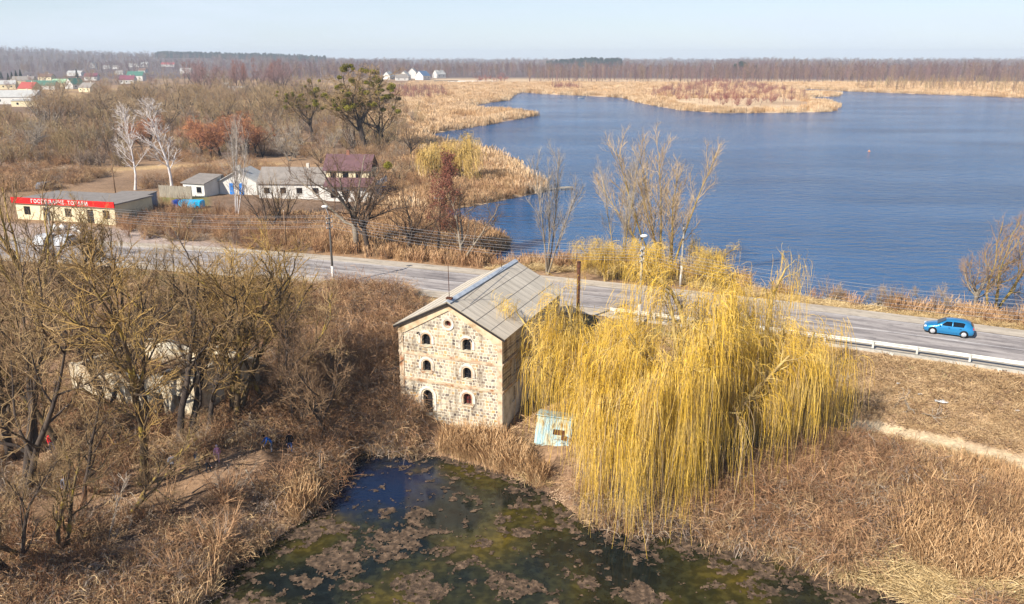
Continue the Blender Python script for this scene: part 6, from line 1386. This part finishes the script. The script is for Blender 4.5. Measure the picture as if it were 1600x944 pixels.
stuff("bramble_thicket", "dense red-brown brambles beside the mill and on the right bank", "brambles", dry(np.concatenate([scat([(520, 484), (640, 496), (640, 655), (580, 700), (470, 690), (480, 560)], 900, seed=49), scat(bramble_band, 1300, seed=50)])), P_red, .6, 1.25, .3, seed=5)
stuff("shrubs", "leafless reddish shrubs on the right bank and behind the mill", "shrubs", dry(np.concatenate([scat(bramble_band, 120, seed=51), scat([(530, 490), (640, 500), (630, 640), (480, 640)], 70, seed=52), scat([(1250, 690), (1640, 790), (1640, 820), (1300, 740)], 50, seed=53), scat([(560, 660), (680, 670), (680, 705), (560, 700)], 30, seed=54)])), P_shrub, .6, 1.2, .2, seed=6)
stuff("pond_reeds", "tan reeds standing along the pond and over the right corner", "reeds", dry(np.concatenate([scat([(690, 684), (780, 690), (810, 712), (850, 745), (905, 795), (860, 768), (800, 742), (740, 722), (700, 710)], 330, z=1, seed=55), scat(reed_right, 2000, z=1.5, seed=56), scat([(300, 944), (345, 895), (440, 825), (500, 780), (470, 770), (400, 830), (330, 880), (280, 944)], 90, z=1, seed=57, dens=patch(.5, .5, .6, 4))]), m=.25), P_reed, .5, 1.0, .1, seed=7)
stuff("bank_tussocks", "pale straw tussocks on the water's edge", "tussocks", dry(np.concatenate([scat([(1040, 800), (1120, 830), (1300, 880), (1330, 915), (1200, 868), (1060, 830)], 700, z=.8, seed=58), scat([(700, 690), (860, 745), (905, 800), (850, 765), (740, 725)], 130, z=.8, seed=59), scat([(300, 944), (380, 865), (400, 840), (340, 880), (280, 944)], 40, z=.8, seed=60), scat([(1150, 815), (1360, 830), (1500, 850), (1640, 944), (1450, 944), (1340, 895)], 1100, z=1, seed=70)]), m=.5), P_tus, .6, 1.25, .2, seed=8)
# lake-side reeds
ls = [(760, 417), (470, 394), (380, 378), (420, 345), (560, 345), (600, 318), (660, 300), (690, 230), (745, 236), (800, 262), (850, 285), (850, 300), (740, 322), (700, 345), (790, 370), (795, 392), (740, 405)]
road_edge = [(760, 417), (900, 422), (1100, 448), (1257, 472), (1640, 522), (1640, 503), (1257, 462), (1080, 428), (900, 410), (800, 412)]
stuff("roadside_grass", "pale patchy grass between the road and the water", "dry grass", dry(scat(road_edge, 1500, z=4.5, seed=87), 6.7), P_tus + P_grass, .5, 1.1, .15, seed=22)
stuff("lakeside_reeds", "russet and tan reeds between the road and the lake", "reeds", dry(np.concatenate([scat(ls, 4300, z=4.3, seed=61), scat([(740, 408), (900, 414), (1100, 430), (1257, 464), (1640, 503), (1640, 522), (1257, 473), (1000, 428), (760, 420)], 260, z=4, seed=62, dens=patch(.3, .4, .6, 12)), scat([(560, 395), (760, 410), (797, 385), (740, 358), (620, 345), (560, 360)], 1500, z=4.3, seed=63)]), 7.2), P_reed + P_redr + P_redr, .55, 1.0, .1, seed=9)
stuff("roadside_scrub", "low reddish scrub between the houses and the road", "scrub", dry(np.concatenate([scat([(170, 345), (260, 322), (340, 330), (500, 350), (560, 380), (470, 392), (330, 375), (200, 368)], 420, z=5.3, seed=64), scat([(600, 318), (700, 300), (700, 240), (620, 245), (590, 290)], 120, z=4.6, seed=65), scat([(590, 400), (720, 410), (720, 340), (610, 340)], 60, z=4.6, seed=66)]), 8), [P_shrub[0], P_shrub[1], P_scrub[1], P_red[0]], .5, 1.0, .2, seed=10)
# marsh reed fringe along the far shores
def shore_pts(n, lo, hi, w_, seed):
    g = np.random.default_rng(seed); L_ = np.array(LAKE[:len(lake_px)]); d = np.linalg.norm(np.diff(L_, axis=0), axis=1); ii = g.choice(np.arange(lo, hi), n, p=d[lo:hi] / d[lo:hi].sum()); t = g.random(n)[:, None]
    p = L_[ii] * (1 - t) + L_[ii + 1] * t + g.normal(size=(n, 2)) * w_; s = sdpoly(p[:, 0], p[:, 1], LAKE); p = p[s > .3]; return np.concatenate([p, height(p[:, 0], p[:, 1])[:, None]], 1)
big_reed = [scrub_ for scrub_ in [clump_obj("reed_bed", 80 + i, V_['marsh'], 130, 3.2, 2.0, .06, lean=.12, curl=.1) for i in range(2)]] + [clump_obj("reed_bed", 83, V_['reed'], 130, 3.2, 1.9, .06, lean=.12, curl=.1)]
marsh_pl = [(-22, 130), (-60, 330), (-110, 900), (900, 900), (700, 560), (300, 560), (120, 560), (50, 500), (40, 300), (5, 200)]
stuff("marsh_reeds", "straw-coloured reed marsh around the far shores", "reeds", dry(np.concatenate([shore_pts(2600, 24, len(lake_px) - 2, 5, 71), scat(marsh_pl, 9000, world=True, seed=72)])), big_reed, .6, 1.1, .06, seed=11)

# woods
def lows(seed, m, H=14): tv, cv, tips, h = proto('low', seed); V, Fq = join([tv, cv]); return pobj("far_tree", V * (H / 10), Fq, m)
W_ = dict(p=veg("purple_wood", lin(92, 70, 72), lin(142, 112, 108), lin(116, 90, 88), nscale=.1), b=veg("brown_wood", lin(104, 84, 70), lin(158, 130, 106), lin(130, 106, 86), nscale=.1), o=veg("olive_wood", lin(132, 112, 80), lin(178, 156, 114), nscale=.1), gr=veg("conifer_wood", lin(34, 50, 44), lin(58, 74, 60), nscale=.1), rd=veg("red_shoot_scrub", lin(126, 78, 70), lin(164, 112, 98), nscale=.1))
P_wood = [lows(1, W_['p']), lows(2, W_['p']), lows(3, W_['b']), lows(4, W_['p']), lows(5, W_['b'])]
P_olive = [lows(6, W_['o'], 8), lows(7, W_['b'], 8), scrub('bush', 8, W_['o'], 6.5), scrub('bush', 9, V_['greyb'], 5.5)]
P_con = [bpy.data.objects.new("far_conifer", npmesh("far_conifer", *(lambda V, Fq: (V * 1.6, Fq))(*leafpuff(np.random.default_rng(4), np.stack([np.zeros(12), np.zeros(12), np.linspace(2, 9, 12)], 1), 1.9, 900, .5)), W_['gr']))]
def fan(n, r0, r1, a0, a1, seed, dens=None, pw=1.0):
    g = np.random.default_rng(seed); r = r0 * (r1 / r0) ** (g.random(n) ** pw); ph = g.uniform(a0, a1, n); x = r * ph; y = r
    if dens is not None: k = g.random(n) < dens(x, y); x, y, r = x[k], y[k], r[k]
    return np.stack([x, y, height(x, y)], 1), r
pw, rw = fan(15000, 880, 5200, -.72, .72, 91, lambda x, y: np.where(x / y < -.3, y > 1500, np.where(x / y < .02, y > 1050 + 250 * wob(x * .01, 0 * x), y > 900 + 60 * wob(x * .02, 0 * x))) * 1.0, 1.25)
stuff("far_wood", "leafless purplish wood closing the horizon", "wood", dry(pw), P_wood, .55, 1.3, .05, zs=np.clip(rw[:len(pw)] / 1100, 1, 5)[:len(dry(pw))] if len(dry(pw)) == len(pw) else None, seed=12, hs=.72 + .75 * fbm(dry(pw)[:, 0] * .012 + 90, dry(pw)[:, 1] * .012, 4, 3, 1.0))
pc, rc2 = fan(900, 2700, 3600, -.42, -.22, 92); pc2, _ = fan(300, 2100, 2400, .04, .13, 93); pc3, _ = fan(14, 1250, 1300, .26, .29, 94)
stuff("conifer_belt", "dark green belt of pines on the horizon", "wood", np.concatenate([pc, pc2, pc3]), P_con, .6, 1.35, .03, seed=13)
# scrub mass below the village, red scrub on the islands
sc1 = [(-30, 182), (60, 184), (150, 150), (300, 145), (470, 142), (620, 160), (660, 190), (600, 235), (470, 222), (300, 205), (120, 205), (-30, 195)]
stuff("village_thicket", "grey-olive leafless thicket between the fields and the village", "thicket", dry(np.concatenate([scat(sc1, 2400, seed=73, z=5.5, dens=patch(.03, .35, .55, 5)), scat([(0, 112), (0, 145), (280, 150), (440, 150), (560, 140), (640, 132), (600, 122), (300, 112)], 700, z=6, seed=74, dens=lambda x, y: patch(.02, .45, .62, 6)(x, y) * (x / y > -.5)), scat([(0, 200), (200, 215), (470, 235), (600, 240), (560, 262), (0, 262)], 420, z=5.3, seed=75, dens=patch(.05, .45, .6, 9))])), P_olive + P_scrub, .6, 1.2, .12, seed=14)
stuff("field_scrub", "low brambles and dead weeds across the rough field", "scrub", dry(np.concatenate([scat([(-20, 215), (480, 222), (560, 262), (480, 285), (-20, 300)], 1500, z=5.3, seed=76, dens=patch(.06, .48, .6, 2)), scat([(560, 240), (665, 215), (700, 235), (650, 290), (600, 300)], 500, z=4.8, seed=77)])), P_red + P_brush[:1] + [P_shrub[1]], .6, 1.3, .2, seed=15)
isl = [(1040, 140), (1120, 126), (1180, 134), (1255, 145), (1262, 160), (1200, 167), (1130, 167), (1060, 160), (1000, 152)]
stuff("marsh_scrub", "reddish willow scrub on the marshy spits of the lake", "scrub", dry(np.concatenate([scat(isl, 600, z=4.2, seed=78), scat([(620, 140), (690, 138), (700, 150), (660, 158), (610, 155)], 160, z=4.3, seed=79), scat([(860, 137), (910, 136), (910, 140), (860, 141)], 60, z=4.3, seed=80), scat([(740, 120), (790, 116), (795, 130), (740, 131)], 90, z=4.5, seed=84)]), 7, 2), [lows(8, W_['rd'], 6), lows(9, W_['p'], 6), scrub('bush', 8, W_['rd'], 5)], .7, 1.2, .1, seed=16)
stuff("right_shore_scrub", "brown scrub and tan willows along the far right shore", "scrub", dry(np.concatenate([scat([(1330, 143), (1440, 147), (1640, 155), (1640, 130), (1440, 126), (1340, 136)], 700, z=4.3, seed=81)]), 7, 2), [lows(10, W_['b'], 8), lows(11, W_['o'], 8), lows(12, V_['tanb'], 8)], .6, 1.25, .1, seed=17)

# fallen and arching branches, single pale shrubs
def fallen(label, pts, seed, bark='grey', r=.05, tw='tan'):
    g = np.random.default_rng(seed); W = []
    for px, py, dz in pts: x, y, z = ground_at(px, py); W.append((x, y, z + dz))
    W = np.array(W); o = W[0].copy(); P = crom(W - o, np.linspace(0, len(W) - 1, 10))[None]; R = np.linspace(r, r * .3, 10)[None]
    P1, R1 = grow(g, P, R, 7, .2, 1, .6, .2, 1.3, up=.1, wig=.15, rs=.6, K=5, rmin=.018); P2, R2 = grow(g, P1, R1, 6, .2, 1, .6, .2, .9, up=.05, wig=.2, K=4, rmin=.012)
    e = empty("fallen_branch", o); tag(e, label, "branch"); link("limb", npmesh("limb", *tubes(P, R, 6), B_[bark]), e); link("twigs", npmesh("twigs", *join([tubes(P1, R1, 4), ribbons(P2, R2, g)]), T_[tw]), e)
fallen("long pale fallen branch lying across the red-brown shrubs", [(1230, 808, .3), (1310, 812, 1.3), (1380, 800, 1.6), (1430, 792, 1.2)], 1)
fallen("pale broken limb reaching down the right bank", [(1290, 780, 1.2), (1330, 850, .8), (1370, 880, .2)], 2)
fallen("thin white sapling leaning over the left bank", [(165, 872, 0), (180, 840, 1.2), (205, 810, 2.8)], 3, 'grey', .04, 'grey')
fallen("bright yellow lichened branch at the lower left", [(85, 830, .4), (110, 856, .5), (135, 866, .4)], 4, 'yellow', .06, 'lichtw')
fallen("yellow lichened bough hanging above the walkers", [(222, 640, .8), (232, 655, 1.2), (240, 672, .8)], 5, 'yellow', .05, 'lichtw')
fallen("grey brushwood heap on the slope's upper part", [(1290, 596, .2), (1310, 604, .5), (1325, 596, .2)], 6, 'grey', .03, 'grey')
fallen("pale brushwood lying mid-slope above the path", [(1395, 640, .1), (1410, 632, .6), (1420, 645, .2)], 7, 'grey', .03, 'grey')
fallen("brushwood lying right of the other mid-slope heap", [(1440, 648, .1), (1455, 658, .5), (1465, 655, .2)], 8, 'grey', .03, 'grey')
fallen("grey fallen limb lying below the walkers", [(300, 775, .2), (330, 765, .5), (362, 768, .2)], 9, 'grey', .05, 'grey')
fallen("long dead limb angled down the left bank to the pond", [(385, 745, .6), (400, 775, .5), (405, 800, .2)], 10, 'grey', .05, 'grey')
fallen("dark fallen trunk near the bottom-left corner", [(120, 905, .2), (165, 895, .4), (215, 900, .2)], 11, 'dark', .09, 'brown')
fallen("pale dead limb beside the ruin's right corner", [(345, 705, .3), (375, 690, .8), (400, 690, .3)], 12, 'grey', .05, 'tan')
fallen("broken grey branch by the pond's top-left corner", [(470, 740, .2), (495, 730, .8), (515, 735, .2)], 13, 'grey', .05, 'grey')
for lb, px, py, w_ in [("crumpled white sheet of litter on the right slope", 1470, 631, .9), ("scrap of white litter beside the brushwood", 1437, 619, .35), ("small white litter scrap high on the slope", 1403, 602, .3), ("white litter scrap at the right edge of the slope", 1589, 645, .35),
                       ("large white plastic scrap under the willow beside the mill", 940, 534, .8), ("white plastic scrap on the bank below the slim lamp pole", 928, 548, .6), ("small litter scrap on the verge right of the dark lamp pole", 573, 458, .25), ("small litter scrap on the verge nearer the mill", 612, 464, .25)]:
    x, y, z = ground_at(px, py); g = np.random.default_rng(px); bm = bmesh.new(); bmesh.ops.create_grid(bm, x_segments=6, y_segments=4, size=w_ * .5)
    for v in bm.verts: v.co.z = .12 * w_ * g.random() + .1; v.co.y *= .6
    me = bpy.data.meshes.new("litter"); bm.to_mesh(me); bm.free(); me.materials.append(M_['white']); o = tag(link("litter", me), lb, "litter"); o.location = (x, y, z + .08)
# ------------------------------------------------------------------ people
def person(label, px, py, rz, top, trousers, hair, h=1.7, pose='stand', hat=None, skinc=(214, 168, 142)):
    x, y, z = ground_at(px, py); r = empty("person", (x, y, z), math.radians(rz)); tag(r, label, "person", "people walking on the left bank"); s = h / 1.7
    J = {}; bend = dict(stand=0, walk=.04, bend=.75, crouch=.55)[pose]
    hipz = .92 if pose != 'crouch' else .42
    fx = lambda d: d * math.sin(bend); fz = lambda d: d * math.cos(bend)
    # (name, co, radius, parent)
    pel = (0, 0, hipz); che = (0, -fx(.36), hipz + fz(.36)); sh = (0, -fx(.50), hipz + fz(.50)); nk = (0, -fx(.57), hipz + fz(.57)); hd0 = (0, -fx(.63) - .01, hipz + fz(.63)); hd1 = (0, -fx(.73) - .02, hipz + fz(.73))
    nodes = [(pel, .145, -1), ((0, -fx(.18), hipz + fz(.18)), .135, 0), (che, .155, 1), (sh, .11, 2), (nk, .055, 3), (hd0, .085, 4), (hd1, .092, 5)]
    st = .22 if pose == 'walk' else .05
    for sd in (-1, 1):
        f = sd * st; b0 = len(nodes)
        kz = hipz * .53
        if pose == 'crouch': nodes += [((sd * .1, -.02, hipz - .03), .09, 0), ((sd * .16, -.38, hipz + .05), .07, b0), ((sd * .14, -.10, .09), .05, b0 + 1), ((sd * .15, -.25, .04), .045, b0 + 2)]
        else: nodes += [((sd * .1, 0, hipz - .08), .095, 0), ((sd * .11, -f * .6 - .03, kz), .068, b0), ((sd * .12, -f + .03, .09), .046, b0 + 1), ((sd * .13, -f - .13, .04), .042, b0 + 2)]
        a0 = len(nodes); sw = -f
        ax = sd * .19; sy, sz = sh[1], sh[2] - .03
        nodes += [((ax, sy, sz), .06, 3), ((sd * .25, sy - sw * .4 - (.12 if pose in ('bend', 'crouch') else .02), sz - .27), .048, a0), ((sd * .24, sy - sw * .9 - (.3 if pose in ('bend', 'crouch') else .10), sz - .46), .034, a0 + 1)]
        hx, hy, hz_ = nodes[-1][0]; p0 = a0 + 2; nodes.append(((hx, hy - .03, hz_ - .07), .03, p0)); pm = len(nodes) - 1
        for q in range(4): nodes.append(((hx + (q - 1.5) * .018, hy - .05, hz_ - .14 - .012 * (1 - abs(q - 1.5))), .010, pm))
        nodes.append(((hx - sd * .04, hy - .05, hz_ - .09), .010, p0))
    me = bpy.data.meshes.new("body"); me.from_pydata([tuple(c * s for c in n[0]) for n in nodes], [(i, n[2]) for i, n in enumerate(nodes) if n[2] >= 0], [])
    o = bpy.data.objects.new("tmp_body", me); COL.objects.link(o); sk = o.modifiers.new("skin", 'SKIN'); sk.use_smooth_shade = True
    for i, n in enumerate(nodes): me.skin_vertices[0].data[i].radius = (n[1] * s, n[1] * s * (.72 if i < 4 else 1)) if i < 4 else (n[1] * s,) * 2
    me.skin_vertices[0].data[0].use_root = True
    o.modifiers.new("sub", 'SUBSURF').levels = 1
    dg = bpy.context.evaluated_depsgraph_get(); m2 = bpy.data.meshes.new_from_object(o.evaluated_get(dg)); bpy.data.objects.remove(o); m2.name = "body"
    m2.materials.clear()
    mt = [plain("jacket", lin(*top), .8), plain("trousers", lin(*trousers), .85), plain("skin", lin(*skinc), .6), plain("shoes", lin(34, 30, 30), .8)]
    for m in mt: m2.materials.append(m)
    hand = [(i, n) for i, n in enumerate(nodes) if n[1] <= .03]
    hc = [Vector(n[0]) * s for i, n in hand]
    for p in m2.polygons:
        c = p.center; k = 0
        if c.z < .085 * s: k = 3
        elif c.z < (hipz - .02) * s or (pose == 'crouch' and c.z < (hipz + .06) * s): k = 1
        if min((c - q).length for q in hc) < .045 * s: k = 2
        if (c - Vector(hd1) * s).length < .16 * s and c.z > (nk[2] + .02) * s: k = 2
        p.material_index = k; p.use_smooth = True
    body = link("body", m2, r)
    hv = Vector(hd1) * s; hm = plain("hair" if not hat else "hat", lin(*(hat or hair)), .9)
    MB().sphere(hv + Vector((0, .018, .028)) * s, .118 * s, (.88, .98, .9)).build("hat" if hat else "hair", hm, body)
    f = MB(); skm = mt[2]; fy = Vector((0, -.1, -.0)) * s
    f.sphere(hv + Vector((0, -.098, -.01)) * s, .016 * s, (.8, 1, 1.2), 1).build("nose", skm, body)
    for sd in (-1, 1): MB().sphere(hv + Vector((sd * .033, -.088, .01)) * s, .009 * s, sub=1).build("eye", M_['dark'], body)
    MB().box(tuple(hv + Vector((0, -.09, -.042)) * s), (.04 * s, .01 * s, .009 * s)).build("mouth", M_['redboard'], body)
    for sd in (-1, 1): MB().sphere(hv + Vector((sd * .088, .0, .0)) * s, .022 * s, (.4, .8, 1.2), 1).build("ear", skm, body)
    return r
person("person in navy jacket and dark trousers, tallest of the group beside the thick tree", 310, 738, 150, (52, 66, 88), (34, 34, 40), (50, 38, 30), 1.78, 'stand')
person("child in pink jacket and pale hood at the right of the group", 341, 722, 10, (226, 160, 196), (206, 170, 178), (60, 44, 34), 1.35, 'walk', hat=(232, 206, 208))
person("person in brown coat bending beside the pink-clad child", 326, 738, 60, (92, 72, 60), (40, 46, 58), (70, 50, 38), 1.65, 'bend')
person("person in grey top just right of the stooping green one", 271, 741, 200, (150, 150, 158), (30, 30, 34), (60, 46, 36), 1.6, 'walk')
person("person in dark green coat crouching by the thick tree", 261, 752, 120, (28, 68, 44), (32, 34, 36), (50, 40, 34), 1.6, 'crouch')
person("person in red jacket behind the leaning tree at far left", 83, 707, 40, (206, 34, 44), (48, 56, 84), (60, 44, 34), 1.7, 'walk')
person("person in bright blue jacket leaning forward on the path", 425, 706, -60, (20, 92, 176), (96, 110, 130), (50, 38, 30), 1.65, 'bend')
person("person in black top and blue jeans right of the blue jacket", 454, 708, 20, (34, 30, 34), (70, 92, 140), (96, 70, 50), 1.75, 'stand')
person("person in grey jacket standing low among the brush at left", 106, 778, 30, (104, 106, 116), (76, 84, 104), (50, 40, 34), 1.7, 'stand')
# ------------------------------------------------------------------ haze
def haze():
    bm = bmesh.new(); bmesh.ops.create_cube(bm, size=1)
    me = bpy.data.meshes.new("haze"); bm.to_mesh(me); bm.free(); o = link("haze", me); o.scale = (16600, 16600, 92); o.location = (0, 0, 92 / 2 - 3)
    m = bpy.data.materials.new("haze_air"); m.use_nodes = True; N = m.node_tree.nodes; L = m.node_tree.links
    N.remove(N["Principled BSDF"]); pv = N.new("ShaderNodeVolumePrincipled"); pv.inputs["Color"].default_value = (.82, .91, 1, 1); pv.inputs["Density"].default_value = HAZE_DENSITY; pv.inputs["Anisotropy"].default_value = 0.0
    L.new(pv.outputs[0], N["Material Output"].inputs["Volume"]); me.materials.append(m); tag(o, "pale blue haze over the far woods", "haze", kind="stuff")
haze()
